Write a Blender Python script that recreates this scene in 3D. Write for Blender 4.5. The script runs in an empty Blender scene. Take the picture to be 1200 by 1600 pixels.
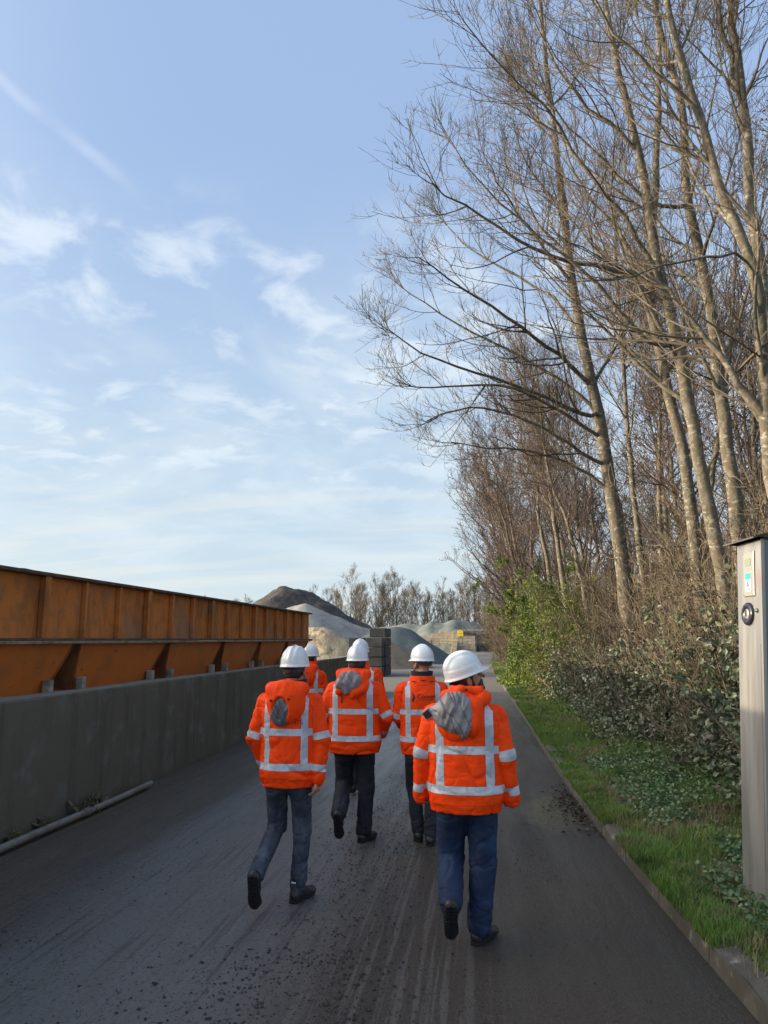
import bpy, math, random
import numpy as np
from mathutils import Vector, Matrix
R = math.radians
rng = np.random.default_rng(7); random.seed(7)
sc = bpy.context.scene
# ------------------------------------------------------------------ camera
F = 1155.6; CH = 1.9
PITCH = math.atan(199/F); YAW = math.atan(155/(F*math.cos(PITCH)+199*math.sin(PITCH)))
cam_d = bpy.data.cameras.new('camera'); cam = bpy.data.objects.new('camera', cam_d)
sc.collection.objects.link(cam); sc.camera = cam
cam_d.sensor_fit = 'VERTICAL'; cam_d.sensor_height = 36; cam_d.lens = 36*F/1600
cam_d.clip_start = .05; cam_d.clip_end = 3000
cam.location = (0, 0, CH); cam.rotation_euler = (R(90)+PITCH, 0, YAW)
# ------------------------------------------------------------------ world + sun
SUN_EL, SUN_AZ = 10.4, 96.0        # azimuth to the left of the road direction
w = bpy.data.worlds.new('World'); sc.world = w; w.use_nodes = True
nt = w.node_tree; N = nt.nodes; L = nt.links; N.clear()
def nd(t, **k):
    n = N.new(t)
    for a, b in k.items(): setattr(n, a, b)
    return n
def mth(op, a, b=None, c=None):
    n = nd('ShaderNodeMath', operation=op)
    for i, v in enumerate((a, b, c)):
        if v is None: continue
        if isinstance(v, (int, float)): n.inputs[i].default_value = v
        else: L.new(v, n.inputs[i])
    return n.outputs[0]
def ramp(v, lo, hi, a=0., b=1.):
    n = nd('ShaderNodeMapRange', interpolation_type='SMOOTHSTEP')
    L.new(v, n.inputs[0])
    for i, q in enumerate((lo, hi, a, b)): n.inputs[i+1].default_value = q
    return n.outputs[0]
def noise(vec, scale, det=5, rough=.55, dist=0.):
    n = nd('ShaderNodeTexNoise'); L.new(vec, n.inputs['Vector'])
    n.inputs['Scale'].default_value = scale; n.inputs['Detail'].default_value = det
    n.inputs['Roughness'].default_value = rough; n.inputs['Distortion'].default_value = dist
    return n.outputs[0]
def mixc(f, a, b):
    n = nd('ShaderNodeMix', data_type='RGBA')
    if isinstance(f, (int, float)): n.inputs[0].default_value = f
    else: L.new(f, n.inputs[0])
    for i, v in ((6, a), (7, b)):
        if isinstance(v, tuple): n.inputs[i].default_value = (*v, 1)
        else: L.new(v, n.inputs[i])
    return n.outputs[2]
tc = nd('ShaderNodeTexCoord'); DIR = tc.outputs['Generated']
sep = nd('ShaderNodeSeparateXYZ'); L.new(DIR, sep.inputs[0]); zz = mth('MAXIMUM', sep.outputs[2], 0.)
sky = nd('ShaderNodeTexSky', sky_type='NISHITA'); sky.sun_disc = False
sky.sun_elevation = R(SUN_EL); sky.sun_rotation = R(-SUN_AZ); sky.air_density = 1.0; sky.dust_density = .6; sky.ozone_density = 1.6
sk = nd('ShaderNodeVectorMath', operation='SCALE'); L.new(sky.outputs[0], sk.inputs[0]); sk.inputs['Scale'].default_value = .125
den = mth('ADD', zz, .16)
cmb = nd('ShaderNodeCombineXYZ'); L.new(mth('DIVIDE', sep.outputs[0], den), cmb.inputs[0]); L.new(mth('DIVIDE', sep.outputs[1], den), cmb.inputs[1])
CP = cmb.outputs[0]
base = mixc(.78, sk.outputs[0], (.29, .405, .62))                       # thin high veil over clear sky
hz = ramp(zz, .0, .60, 1., 0.)
base = mixc(mth('MULTIPLY', hz, .85), base, (.42, .52, .575))
base = mixc(ramp(zz, .0, .16, .5, 0.), base, (.53, .58, .555))
wisp = mth('MULTIPLY', ramp(noise(CP, 1.1, 6, .6, .6), .40, .74), ramp(zz, .62, .25))
base = mixc(mth('MULTIPLY', wisp, .9), base, (.49, .57, .63))
mpp = nd('ShaderNodeMapping'); L.new(CP, mpp.inputs[0]); mpp.inputs['Scale'].default_value = (1.25, 1.25, 1.)
mpp.inputs['Rotation'].default_value = (0, 0, R(14)); mpp.inputs['Location'].default_value = (3.1, 1.7, 0)
puff = mth('MULTIPLY', ramp(noise(mpp.outputs[0], 4.4, 6, .55, .35), .47, .66), ramp(noise(CP, .95, 2), .30, .50))
puff = mth('MULTIPLY', puff, mth('MULTIPLY', ramp(zz, .14, .26), ramp(zz, .56, .46)))
base = mixc(mth('MULTIPLY', puff, .62), base, (.58, .64, .69))
stt = nd('ShaderNodeMapping'); L.new(CP, stt.inputs[0]); stt.inputs['Scale'].default_value = (.5, 2.6, 1.)
strk = mth('MULTIPLY', ramp(noise(stt.outputs[0], 1.3, 5, .6), .42, .68), mth('MULTIPLY', ramp(zz, .32, .12), .55))
base = mixc(strk, base, (.56, .585, .57))
def raydir(px, py):
    x = px-600; y = 800-py; cy, sy = math.cos(PITCH), math.sin(PITCH)
    f = F*cy-y*sy; u = F*sy+y*cy; c, s = math.cos(YAW), math.sin(YAW)
    return Vector((x*c-f*s, x*s+f*c, u))
def contrail(a, b, wd, amt):
    global base
    a = raydir(*a).normalized(); b = raydir(*b).normalized()
    n = a.cross(b).normalized(); m = (a+b).normalized(); half = m.dot(a)
    dn = nd('ShaderNodeVectorMath', operation='DOT_PRODUCT'); L.new(DIR, dn.inputs[0]); dn.inputs[1].default_value = n
    dm = nd('ShaderNodeVectorMath', operation='DOT_PRODUCT'); L.new(DIR, dm.inputs[0]); dm.inputs[1].default_value = m
    off = mth('ADD', dn.outputs['Value'], mth('MULTIPLY', mth('SUBTRACT', noise(DIR, 14, 4), .5), wd*1.2))
    k = ramp(mth('ABSOLUTE', off), 0., wd, 1., 0.)
    k = mth('MULTIPLY', k, ramp(dm.outputs['Value'], half-.004, half+.012))
    base = mixc(mth('MULTIPLY', mth('MULTIPLY', k, amt), ramp(noise(DIR, 9, 3), .3, .6)), base, (.58, .64, .74))
contrail((-120, 20), (195, 285), .012, .55)
contrail((290, 652), (500, 694), .003, .6)
# the bright veil round the (unseen) low sun, strengthened to fill the shade
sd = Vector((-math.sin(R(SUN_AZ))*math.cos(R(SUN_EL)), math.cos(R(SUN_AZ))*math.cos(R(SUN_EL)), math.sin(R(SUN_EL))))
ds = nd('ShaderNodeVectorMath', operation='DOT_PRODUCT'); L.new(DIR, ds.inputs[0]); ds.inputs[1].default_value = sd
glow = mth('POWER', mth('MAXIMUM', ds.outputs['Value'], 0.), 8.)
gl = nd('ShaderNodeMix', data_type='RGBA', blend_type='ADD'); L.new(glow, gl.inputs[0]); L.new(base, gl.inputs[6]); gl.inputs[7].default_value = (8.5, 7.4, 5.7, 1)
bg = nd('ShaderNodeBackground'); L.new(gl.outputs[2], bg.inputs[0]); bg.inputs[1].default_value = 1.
out = nd('ShaderNodeOutputWorld'); L.new(bg.outputs[0], out.inputs[0])
sun_d = bpy.data.lights.new('sun', 'SUN'); sun_d.energy = 4.2; sun_d.angle = R(.6); sun_d.color = (1, .80, .55)
sun = bpy.data.objects.new('sun', sun_d); sc.collection.objects.link(sun)
sun.rotation_euler = sd.to_track_quat('Z', 'Y').to_euler()
sc.view_settings.view_transform = 'Standard'; sc.view_settings.look = 'None'
sc.view_settings.exposure = 0.58; sc.view_settings.gamma = 1
# ------------------------------------------------------------------ helpers
C = sc.collection.objects
def W(px, py, Y):
    r = raydir(px, py); t = Y/r.y; return np.array([r.x*t, Y, CH+r.z*t])
def tag(o, label=None, cat=None, group=None, kind=None):
    if label: o['label'] = label
    if cat: o['category'] = cat
    if group: o['group'] = group
    if kind: o['kind'] = kind
    return o
def empty(name, loc=(0, 0, 0), rz=0, label=None, cat=None, group=None):
    o = bpy.data.objects.new(name, None); C.link(o); o.location = loc; o.rotation_euler = (0, 0, rz)
    o.empty_display_size = .1
    return tag(o, label, cat, group)
def link(name, me, m=None, parent=None):
    o = bpy.data.objects.new(name, me); C.link(o)
    if m is not None: me.materials.append(m)
    if parent is not None: o.parent = parent
    return o
def mesh(name, V, Q=None, T=None, smooth=False, uvattr=None):
    V = np.asarray(V, np.float32); me = bpy.data.meshes.new(name)
    Q = None if Q is None or not len(Q) else np.asarray(Q, np.int64); T = None if T is None or not len(T) else np.asarray(T, np.int64)
    if len(V) < 5000:
        u = np.unique(np.concatenate([a.ravel() for a in (Q, T) if a is not None]))
        if len(u) < len(V):
            mp_ = np.zeros(len(V), np.int64); mp_[u] = np.arange(len(u)); V = V[u]
            if Q is not None: Q = mp_[Q]
            if T is not None: T = mp_[T]
    me.vertices.add(len(V)); me.vertices.foreach_set('co', V.ravel())
    parts = []; sizes = []
    if Q is not None and len(Q): parts.append(np.asarray(Q, np.int32).ravel()); sizes.append(np.full(len(Q), 4, np.int32))
    if T is not None and len(T): parts.append(np.asarray(T, np.int32).ravel()); sizes.append(np.full(len(T), 3, np.int32))
    li = np.concatenate(parts); sz = np.concatenate(sizes); st = np.concatenate([[0], np.cumsum(sz)[:-1]]).astype(np.int32)
    me.loops.add(len(li)); me.loops.foreach_set('vertex_index', li)
    me.polygons.add(len(sz)); me.polygons.foreach_set('loop_start', st); me.polygons.foreach_set('loop_total', sz)
    me.polygons.foreach_set('use_smooth', np.full(len(sz), bool(smooth)))
    me.update(calc_edges=True); me.validate()
    return me
class MB:
    """collects shapes into one mesh"""
    def __init__(s): s.V = []; s.Q = []; s.T = []; s.n = 0
    def add(s, V, Q=(), T=()):
        V = np.asarray(V, float).reshape(-1, 3); s.V.append(V)
        if len(Q): s.Q.append(np.asarray(Q, int)+s.n)
        if len(T): s.T.append(np.asarray(T, int)+s.n)
        s.n += len(V); return s
    def box(s, x0, x1, y0, y1, z0, z1, bev=0., M=None):
        # box with chamfered vertical/horizontal edges
        cx, cy, cz = (x0+x1)/2, (y0+y1)/2, (z0+z1)/2; hx, hy, hz = (x1-x0)/2, (y1-y0)/2, (z1-z0)/2
        if bev <= 0:
            V = np.array([[i*hx, j*hy, k*hz] for i in (-1, 1) for j in (-1, 1) for k in (-1, 1)], float)
            Q = [(0, 1, 3, 2), (4, 6, 7, 5), (0, 4, 5, 1), (2, 3, 7, 6), (0, 2, 6, 4), (1, 5, 7, 3)]; T = []
        else:
            b = min(bev, hx*.9, hy*.9, hz*.9); V = []; 
            for i in (-1, 1):
                for j in (-1, 1):
                    for k in (-1, 1):
                        V += [[i*hx, j*(hy-b), k*(hz-b)], [i*(hx-b), j*hy, k*(hz-b)], [i*(hx-b), j*(hy-b), k*hz]]
            V = np.array(V); ix = lambda i, j, k, a: ((i*2+j)*2+k)*3+a
            Q = []; T = []
            for i in (0, 1): Q.append([ix(i, 0, 0, 0), ix(i, 1, 0, 0), ix(i, 1, 1, 0), ix(i, 0, 1, 0)])
            for j in (0, 1): Q.append([ix(0, j, 0, 1), ix(1, j, 0, 1), ix(1, j, 1, 1), ix(0, j, 1, 1)])
            for k in (0, 1): Q.append([ix(0, 0, k, 2), ix(1, 0, k, 2), ix(1, 1, k, 2), ix(0, 1, k, 2)])
            for i in (0, 1):
                for j in (0, 1): Q.append([ix(i, j, 0, 0), ix(i, j, 1, 0), ix(i, j, 1, 1), ix(i, j, 0, 1)])
            for i in (0, 1):
                for k in (0, 1): Q.append([ix(i, 0, k, 0), ix(i, 1, k, 0), ix(i, 1, k, 2), ix(i, 0, k, 2)])
            for j in (0, 1):
                for k in (0, 1): Q.append([ix(0, j, k, 1), ix(1, j, k, 1), ix(1, j, k, 2), ix(0, j, k, 2)])
            for i in (0, 1):
                for j in (0, 1):
                    for k in (0, 1): T.append([ix(i, j, k, 0), ix(i, j, k, 1), ix(i, j, k, 2)])
        V = V+np.array([cx, cy, cz])
        # outward orientation
        def fix(fs):
            o = []
            for f in fs:
                p = V[list(f)]; n = np.cross(p[1]-p[0], p[2]-p[0])
                o.append(list(f) if np.dot(n, p.mean(0)-np.array([cx, cy, cz])) >= 0 else list(f)[::-1])
            return o
        Q = fix(Q); T = fix(T)
        if M is not None: V = V@np.array(M)[:3, :3].T+np.array(M)[:3, 3]
        return s.add(V, Q, T)
    def prism(s, poly, x0, x1, axis=0):
        """extrude polygon (list of 2d) along axis, capped"""
        n = len(poly); V = []
        for x in (x0, x1):
            for p in poly:
                v = [p[0], p[1]]; v.insert(axis, x); V.append(v)
        Q = [(i, (i+1) % n, (i+1) % n+n, i+n) for i in range(n)]
        T = [(0, i+1, i) for i in range(1, n-1)]+[(n, n+i, n+i+1) for i in range(1, n-1)]
        return s.add(V, Q, T)
    def tube(s, P, rad, k=8, cap=True):
        P = np.asarray(P, float); rad = np.broadcast_to(np.asarray(rad, float), (len(P),))
        V, Q = tubes(P[None], rad[None], k); s.add(V, Q)
        if cap:
            for j, e in ((0, 1), (len(P)-1, -1)):
                c = s.n; ring = np.arange(k)+(c-len(V))+j*k
                s.V.append(P[j][None]); s.n += 1
                s.T.append(np.array([[c, ring[i], ring[(i+1) % k]][::e] for i in range(k)]))
                V = np.concatenate([V, P[j][None]])
        return s
    def lathe(s, prof, k=24, M=None):
        V = []; a = np.arange(k)*2*math.pi/k
        for r, z in prof: V.append(np.stack([r*np.cos(a), r*np.sin(a), np.full(k, z)], 1))
        V = np.concatenate(V); Q = []
        for i in range(len(prof)-1):
            for j in range(k): Q.append((i*k+j, i*k+(j+1) % k, (i+1)*k+(j+1) % k, (i+1)*k+j))
        if M is not None: V = V@np.array(M)[:3, :3].T+np.array(M)[:3, 3]
        return s.add(V, Q)
    def build(s, name, m=None, parent=None, smooth=False):
        V = np.concatenate(s.V); Q = np.concatenate(s.Q) if s.Q else None; T = np.concatenate(s.T) if s.T else None
        return link(name, mesh(name, V, Q, T, smooth), m, parent)
def tubes(P, Rd, k=3):
    """P (B,n,3), Rd (B,n) -> verts, quads"""
    B, n, _ = P.shape
    t = np.gradient(P, axis=1); t /= np.linalg.norm(t, axis=2, keepdims=True)+1e-9
    tm = t.mean(1); ax = np.argmin(np.abs(tm), 1); ref = np.eye(3)[ax][:, None, :]
    u = np.cross(t, np.broadcast_to(ref, t.shape)); u /= np.linalg.norm(u, axis=2, keepdims=True)+1e-9
    v = np.cross(t, u); a = np.arange(k)*2*math.pi/k
    V = P[:, :, None, :]+Rd[:, :, None, None]*(np.cos(a)[None, None, :, None]*u[:, :, None, :]+np.sin(a)[None, None, :, None]*v[:, :, None, :])
    idx = np.arange(B*n*k).reshape(B, n, k); i2 = np.roll(idx, -1, 2)
    Q = np.stack([idx[:, :-1], i2[:, :-1], i2[:, 1:], idx[:, 1:]], -1).reshape(-1, 4)
    return V.reshape(-1, 3), Q
# value noise on points
_T = np.random.default_rng(3).random((32, 32, 32)).astype(np.float32)
def vn(P, s=1., off=0.):
    p = np.asarray(P, float)*s+off+100.; i = np.floor(p).astype(int); f = p-i; f = f*f*(3-2*f); i &= 31; j = (i+1) & 31
    x0, y0, z0 = i.T; x1, y1, z1 = j.T; fx, fy, fz = f.T
    a = _T[x0, y0, z0]*(1-fx)+_T[x1, y0, z0]*fx; b = _T[x0, y1, z0]*(1-fx)+_T[x1, y1, z0]*fx
    c = _T[x0, y0, z1]*(1-fx)+_T[x1, y0, z1]*fx; d = _T[x0, y1, z1]*(1-fx)+_T[x1, y1, z1]*fx
    return (a*(1-fy)+b*fy)*(1-fz)+(c*(1-fy)+d*fy)*fz-.5
def fbm(P, s=1., o=4, off=0.):
    r = 0.; a = 1.
    for i in range(o): r = r+a*vn(P, s*2**i, off+i*7.3); a *= .5
    return r
# ------------------------------------------------------------------ materials
def M(name, col, rough=.8, metal=0., var=(), bump=(), spec=.5, coord='Object', rvar=None, scale=(1, 1, 1), extra=None, trans=0., sheen=0., coat=0.):
    """var: (colour2, noise scale, lo, hi, detail[, (sx,sy,sz)]) ; bump: (scale, strength, dist)"""
    global nt, N, L
    m = bpy.data.materials.new(name); m.use_nodes = True; nt = m.node_tree; N = nt.nodes; L = nt.links; N.clear()
    tc = nd('ShaderNodeTexCoord'); co = tc.outputs[coord]
    def mp(sv):
        g = nd('ShaderNodeMapping'); L.new(co, g.inputs[0]); g.inputs['Scale'].default_value = sv; return g.outputs[0]
    b = nd('ShaderNodeBsdfPrincipled'); c = nd('ShaderNodeRGB'); c.outputs[0].default_value = (*col, 1); cur = c.outputs[0]
    for v in var:
        vec = mp(v[5]) if len(v) > 5 else mp(scale)
        cur = mixc(ramp(noise(vec, v[1], v[4], .6), v[2], v[3]), cur, v[0])
    if extra: cur = extra(cur, co, b)
    L.new(cur, b.inputs['Base Color']); b.inputs['Roughness'].default_value = rough; b.inputs['Metallic'].default_value = metal
    b.inputs['Specular IOR Level'].default_value = spec; b.inputs['Coat Weight'].default_value = coat
    if sheen: b.inputs['Sheen Weight'].default_value = sheen
    if rvar: L.new(ramp(noise(mp(rvar[4]) if len(rvar) > 4 else mp(scale), rvar[0], 4), .35, .65, rvar[1], rvar[2]), b.inputs['Roughness'])
    prev = None
    for bm in bump:
        bp = nd('ShaderNodeBump'); bp.inputs['Strength'].default_value = bm[1]; bp.inputs['Distance'].default_value = bm[2]
        vec = mp(bm[3]) if len(bm) > 3 else mp(scale)
        L.new(noise(vec, bm[0], 5, .6), bp.inputs['Height'])
        if prev: L.new(prev, bp.inputs['Normal'])
        prev = bp.outputs[0]
    if prev: L.new(prev, b.inputs['Normal'])
    o = nd('ShaderNodeOutputMaterial')
    if trans:
        tr = nd('ShaderNodeBsdfTranslucent'); L.new(cur, tr.inputs[0]); mx = nd('ShaderNodeMixShader'); mx.inputs[0].default_value = trans
        L.new(b.outputs[0], mx.inputs[1]); L.new(tr.outputs[0], mx.inputs[2]); L.new(mx.outputs[0], o.inputs[0])
    else: L.new(b.outputs[0], o.inputs[0])
    return m
def attr(name, out='Fac'):
    n = nd('ShaderNodeAttribute'); n.attribute_name = name; return n.outputs[out]
# ------------------------------------------------------------------ setting: ground, road, kerb, verge
KY = np.array([-12, 0, 4.3, 5.66, 7.45, 9.14, 12.7, 18.5, 28.6, 45, 60, 75, 90, 105, 125, 200])
KX = np.array([2.4, 1.62, 1.33, 1.24, 1.14, 1.07, 1.0, .93, .78, .54, .50, .75, 1.4, 2.9, 6.5, 22])
kx = lambda y: np.interp(y, KY, KX)
def grid(xs, ys, zf):
    X, Y = np.meshgrid(xs, ys, indexing='ij'); V = np.stack([X, Y, zf(X, Y)], -1).reshape(-1, 3)
    i = np.arange(len(V)).reshape(len(xs), len(ys))
    return V, np.stack([i[:-1, :-1], i[1:, :-1], i[1:, 1:], i[:-1, 1:]], -1).reshape(-1, 4)
mg = M('ground_earth', (.17, .155, .125), .9, var=[((.10, .10, .07), .12, .4, .6, 4), ((.24, .22, .18), .8, .5, .7, 5)], bump=[(3, .3, .05)])
V, Q = grid(np.array([-1500, -400, -120, -60, -20, 0, 20, 60, 120, 400, 1500.]), np.array([-200, -50, 0, 50, 120, 300, 800, 2500.]), lambda x, y: 0*x-.02)
tag(link('ground', mesh('ground', V, Q), mg), kind='structure')
def road_extra(cur, co, b):
    s = nd('ShaderNodeSeparateXYZ'); L.new(co, s.inputs[0]); x, y = s.outputs[0], s.outputs[1]
    def mp(sv):
        g = nd('ShaderNodeMapping'); L.new(co, g.inputs[0]); g.inputs['Scale'].default_value = sv; return g.outputs[0]
    wob = mth('ADD', x, mth('MULTIPLY', mth('SUBTRACT', noise(mp((1, .25, 1)), .9, 4), .5), .9))
    # brown mud film beside the wall
    cur = mixc(mth('MULTIPLY', ramp(wob, -3.5, -3.0, 1, 0), .92), cur, (.095, .076, .050))
    # mud carried in long streaks under the walkers, lane left of them painted paler for its damp sheen
    st = noise(mp((9, .5, 1)), 1.4, 6, .65)
    cur = mixc(mth('MULTIPLY', ramp(st, .44, .66), .55), cur, (.055, .046, .038))
    lane = mth('MULTIPLY', ramp(wob, -3.3, -2.8), ramp(wob, -.7, -1.5))
    cur = mixc(mth('MULTIPLY', lane, mth('ADD', .45, mth('MULTIPLY', noise(mp((2.5, .8, 1)), 2.2, 6, .7), .45))), cur, (.175, .170, .165))
    cur = mixc(mth('MULTIPLY', ramp(wob, -1.2, -.6), .6), cur, (.046, .034, .023))
    trk = ramp(noise(mp((16, .30, 1)), 1.3, 5, .6), .50, .60)
    zone = mth('MULTIPLY', ramp(wob, -2.1, -1.3), ramp(wob, .2, -.3))
    cur = mixc(mth('MULTIPLY', mth('MULTIPLY', trk, zone), .7), cur, (.125, .112, .096))
    cur = mixc(mth('MULTIPLY', mth('MULTIPLY', ramp(noise(mp((11, .4, 1)), 1.7, 5, .65), .54, .64), ramp(wob, .3, -.4)), .5), cur, (.038, .032, .026))
    # damp edge next to the kerb and an algae green patch
    cur = mixc(mth('MULTIPLY', ramp(wob, .55, 1.05), .5), cur, (.038, .034, .028))
    px = mth('SUBTRACT', x, .72); py = mth('SUBTRACT', y, 8.9)
    d = mth('SQRT', mth('ADD', mth('MULTIPLY', mth('MULTIPLY', px, px), 7.), mth('MULTIPLY', py, py)))
    d = mth('ADD', d, mth('MULTIPLY', noise(mp((1, 1, 1)), 3.5, 4), .9))
    pd = ramp(d, .9, 1.5, 1, 0)
    cur = mixc(mth('MULTIPLY', pd, .8), cur, (.085, .075, .035))
    # distance: paler concrete further on
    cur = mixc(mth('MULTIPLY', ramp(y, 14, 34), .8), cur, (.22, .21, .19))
    sp = noise(mp((1, 1, 1)), 75, 3, .7)
    cur = mixc(mth('MULTIPLY', ramp(sp, .55, .66), .5), cur, (.15, .138, .12))
    cur = mixc(mth('MULTIPLY', ramp(noise(mp((1, .7, 1)), 40, 4, .7), .55, .64), .8), cur, (.022, .018, .014))
    rg = ramp(noise(mp((3, .35, 1)), 1.2, 5), .35, .65, .42, .62)
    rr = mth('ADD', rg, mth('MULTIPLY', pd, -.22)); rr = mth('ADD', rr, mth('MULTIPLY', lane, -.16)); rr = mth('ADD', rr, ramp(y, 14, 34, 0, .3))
    L.new(rr, b.inputs['Roughness'])
    return cur
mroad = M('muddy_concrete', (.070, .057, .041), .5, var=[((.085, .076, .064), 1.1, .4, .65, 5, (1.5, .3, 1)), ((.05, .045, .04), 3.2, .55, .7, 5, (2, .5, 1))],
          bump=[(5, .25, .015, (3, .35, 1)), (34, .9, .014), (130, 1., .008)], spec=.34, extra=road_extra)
ys = np.concatenate([np.arange(-12, 30, .35), np.arange(30, 130, 4.)]); xt = np.linspace(0, 1, 40)
V = []
for y in ys:
    x1 = kx(y)+.02; x0 = -4.6 if y < 27 else -4.6-(y-27)*1.2
    x0 = max(x0, -60)
    xx = x0+(x1-x0)*xt; V.append(np.stack([xx, 0*xx+y, 0*xx], 1))
V = np.concatenate(V); V[:, 2] = fbm(np.stack([V[:, 0]*2, V[:, 1]*.5, 0*V[:, 0]], 1), 1., 3)*.012*(V[:, 1] < 60)
i = np.arange(len(V)).reshape(len(ys), len(xt))
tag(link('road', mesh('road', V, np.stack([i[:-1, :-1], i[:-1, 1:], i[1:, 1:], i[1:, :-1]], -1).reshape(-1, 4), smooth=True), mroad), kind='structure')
# kerb: weathered concrete edging in 1 m stones
mconc = M('kerb_concrete', (.095, .085, .066), .85, var=[((.065, .058, .045), 2.2, .40, .56, 5), ((.24, .22, .19), 9, .55, .75, 4), ((.06, .07, .04), 5, .62, .75, 5)], bump=[(14, .6, .012), (60, .4, .003)])
kb = MB()
for y in np.arange(-10, 118, 1.):
    x0, x1 = kx(y+.006), kx(y+.994); n = 5
    tt = np.linspace(0, 1, n); P = []
    for q in tt:
        xx = x0+(x1-x0)*q; yy = y+.006+.988*q
        j = (fbm(np.array([[xx*3, yy*3, 0], [xx*3, yy*3, 5.]]), 1., 3))*.045
        P += [[xx, yy, -.05], [xx+.01+j[0]*.4, yy, .10+j[0]], [xx+.03, yy, .125+j[1]*.6], [xx+.14, yy, .13+j[0]*.5], [xx+.16, yy, .02]]
    a = np.arange(n*5).reshape(n, 5); Q = np.stack([a[:-1, :-1], a[:-1, 1:], a[1:, 1:], a[1:, :-1]], -1).reshape(-1, 4)
    kb.add(P, Q, [(0, 2, 1), (0, 3, 2), (0, 4, 3), (20, 21, 22), (20, 22, 23), (20, 23, 24)])
tag(kb.build('kerb', mconc), kind='structure')
def vz(x, y):
    d = np.maximum(x-kx(y)-.10, 0); P = np.stack([np.ravel(x), np.ravel(y), 0*np.ravel(x)], 1)
    return .115+np.minimum(d, 3)*.07+fbm(P, 1.3, 3).reshape(np.shape(x))*.06*np.minimum(d*2, 1)+np.minimum(np.maximum(d-3, 0), 8)*.04
ds_ = np.concatenate([np.linspace(.10, 3, 26), np.array([3.6, 4.5, 6, 9, 14, 25, 60])]); ys = np.concatenate([np.arange(-10, 30, .3), np.arange(30, 140, 2.5)])
D, Y = np.meshgrid(ds_, ys, indexing='ij'); X = kx(Y)+D; i = np.arange(X.size).reshape(X.shape)
mverge = M('verge_soil', (.055, .062, .022), .95, var=[((.10, .075, .045), 2.5, .48, .62, 5), ((.04, .07, .018), 6, .5, .65, 4)], bump=[(20, .8, .03)])
tag(link('verge', mesh('verge', np.stack([X, Y, vz(X, Y)], -1).reshape(-1, 3), np.stack([i[:-1, :-1], i[1:, :-1], i[1:, 1:], i[:-1, 1:]], -1).reshape(-1, 4), smooth=True), mverge), kind='structure')
# ------------------------------------------------------------------ concrete wall and platform on the left
WX = -4.52
def wall_extra(cur, co, b):
    s = nd('ShaderNodeSeparateXYZ'); L.new(co, s.inputs[0]); z = s.outputs[2]
    def mp(sv):
        g = nd('ShaderNodeMapping'); L.new(co, g.inputs[0]); g.inputs['Scale'].default_value = sv; return g.outputs[0]
    cur = mixc(mth('MULTIPLY', ramp(noise(mp((1, 2.2, .22)), 1.4, 6, .6), .45, .7), .7), cur, (.058, .054, .040))
    cur = mixc(mth('MULTIPLY', ramp(noise(mp((1, .8, .8)), .8, 5, .6), .5, .66), .5), cur, (.115, .108, .078))
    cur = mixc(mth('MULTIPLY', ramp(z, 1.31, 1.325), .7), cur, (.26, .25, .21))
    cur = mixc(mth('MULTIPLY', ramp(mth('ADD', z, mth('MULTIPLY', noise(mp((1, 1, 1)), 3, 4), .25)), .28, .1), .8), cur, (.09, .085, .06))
    return cur
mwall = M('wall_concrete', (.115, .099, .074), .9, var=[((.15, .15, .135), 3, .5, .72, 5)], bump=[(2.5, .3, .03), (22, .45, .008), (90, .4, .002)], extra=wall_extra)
wl = empty('concrete_wall', (WX, 0, 0), 0, 'long grey concrete retaining wall with mossy stains below the orange hoppers', 'wall')
yy = -7.
seg = [6.2, 6.2, 6.1, 6.1, 6.1, 3.1]; mb_cap = MB()
for sgl in seg:
    mb = MB(); nY = int(sgl/.22); Yg = np.linspace(yy+.006, yy+sgl-.006, nY); prof = [(.0, -.05), (0, .4), (0, .8), (0, 1.2), (-.004, 1.30), (-.022, 1.325), (-.14, 1.33), (-.30, 1.32), (-.30, -.05)]
    P = []
    for y in Yg:
        for (dx, z) in prof:
            e = float(fbm(np.array([[y*1.7, z*2, dx*3]]), 1., 3)[0])
            P.append([dx+(e*.02 if z > 1.2 else e*.006), y, z+(e*.025 if z > 1.2 else 0)])
    a = np.arange(len(P)).reshape(nY, len(prof)); Q = np.stack([a[:-1, :-1], a[:-1, 1:], a[1:, 1:], a[1:, :-1]], -1).reshape(-1, 4)
    T = [(0, i, i+1) for i in range(1, 8)]+[(a[-1, 0], a[-1, i+1], a[-1, i]) for i in range(1, 8)]
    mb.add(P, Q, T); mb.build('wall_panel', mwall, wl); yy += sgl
# end pier
pr = MB(); pr.box(-.05, .06, yy+.0, yy+.9, -.05, 1.36, .02); pr.build('end_pier', mwall, wl)
mslab = M('slab_concrete', (.23, .215, .18), .9, var=[((.12, .11, .08), 1.5, .45, .65, 5), ((.32, .28, .2), 5, .55, .7, 5)], bump=[(12, .6, .02)])
V, Q = grid(np.linspace(-9.5, WX-.302, 30), np.arange(-7, 21.5, .3), lambda x, y: 1.235+fbm(np.stack([x.ravel(), y.ravel(), 0*x.ravel()], 1), 2., 3).reshape(x.shape)*.05)
sl = MB(); sl.add(V, Q); sl.box(-9.5, WX-.305, -7, 21.5, -.1, 1.15); tag(sl.build('loading_platform', mslab), kind='structure')
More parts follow.
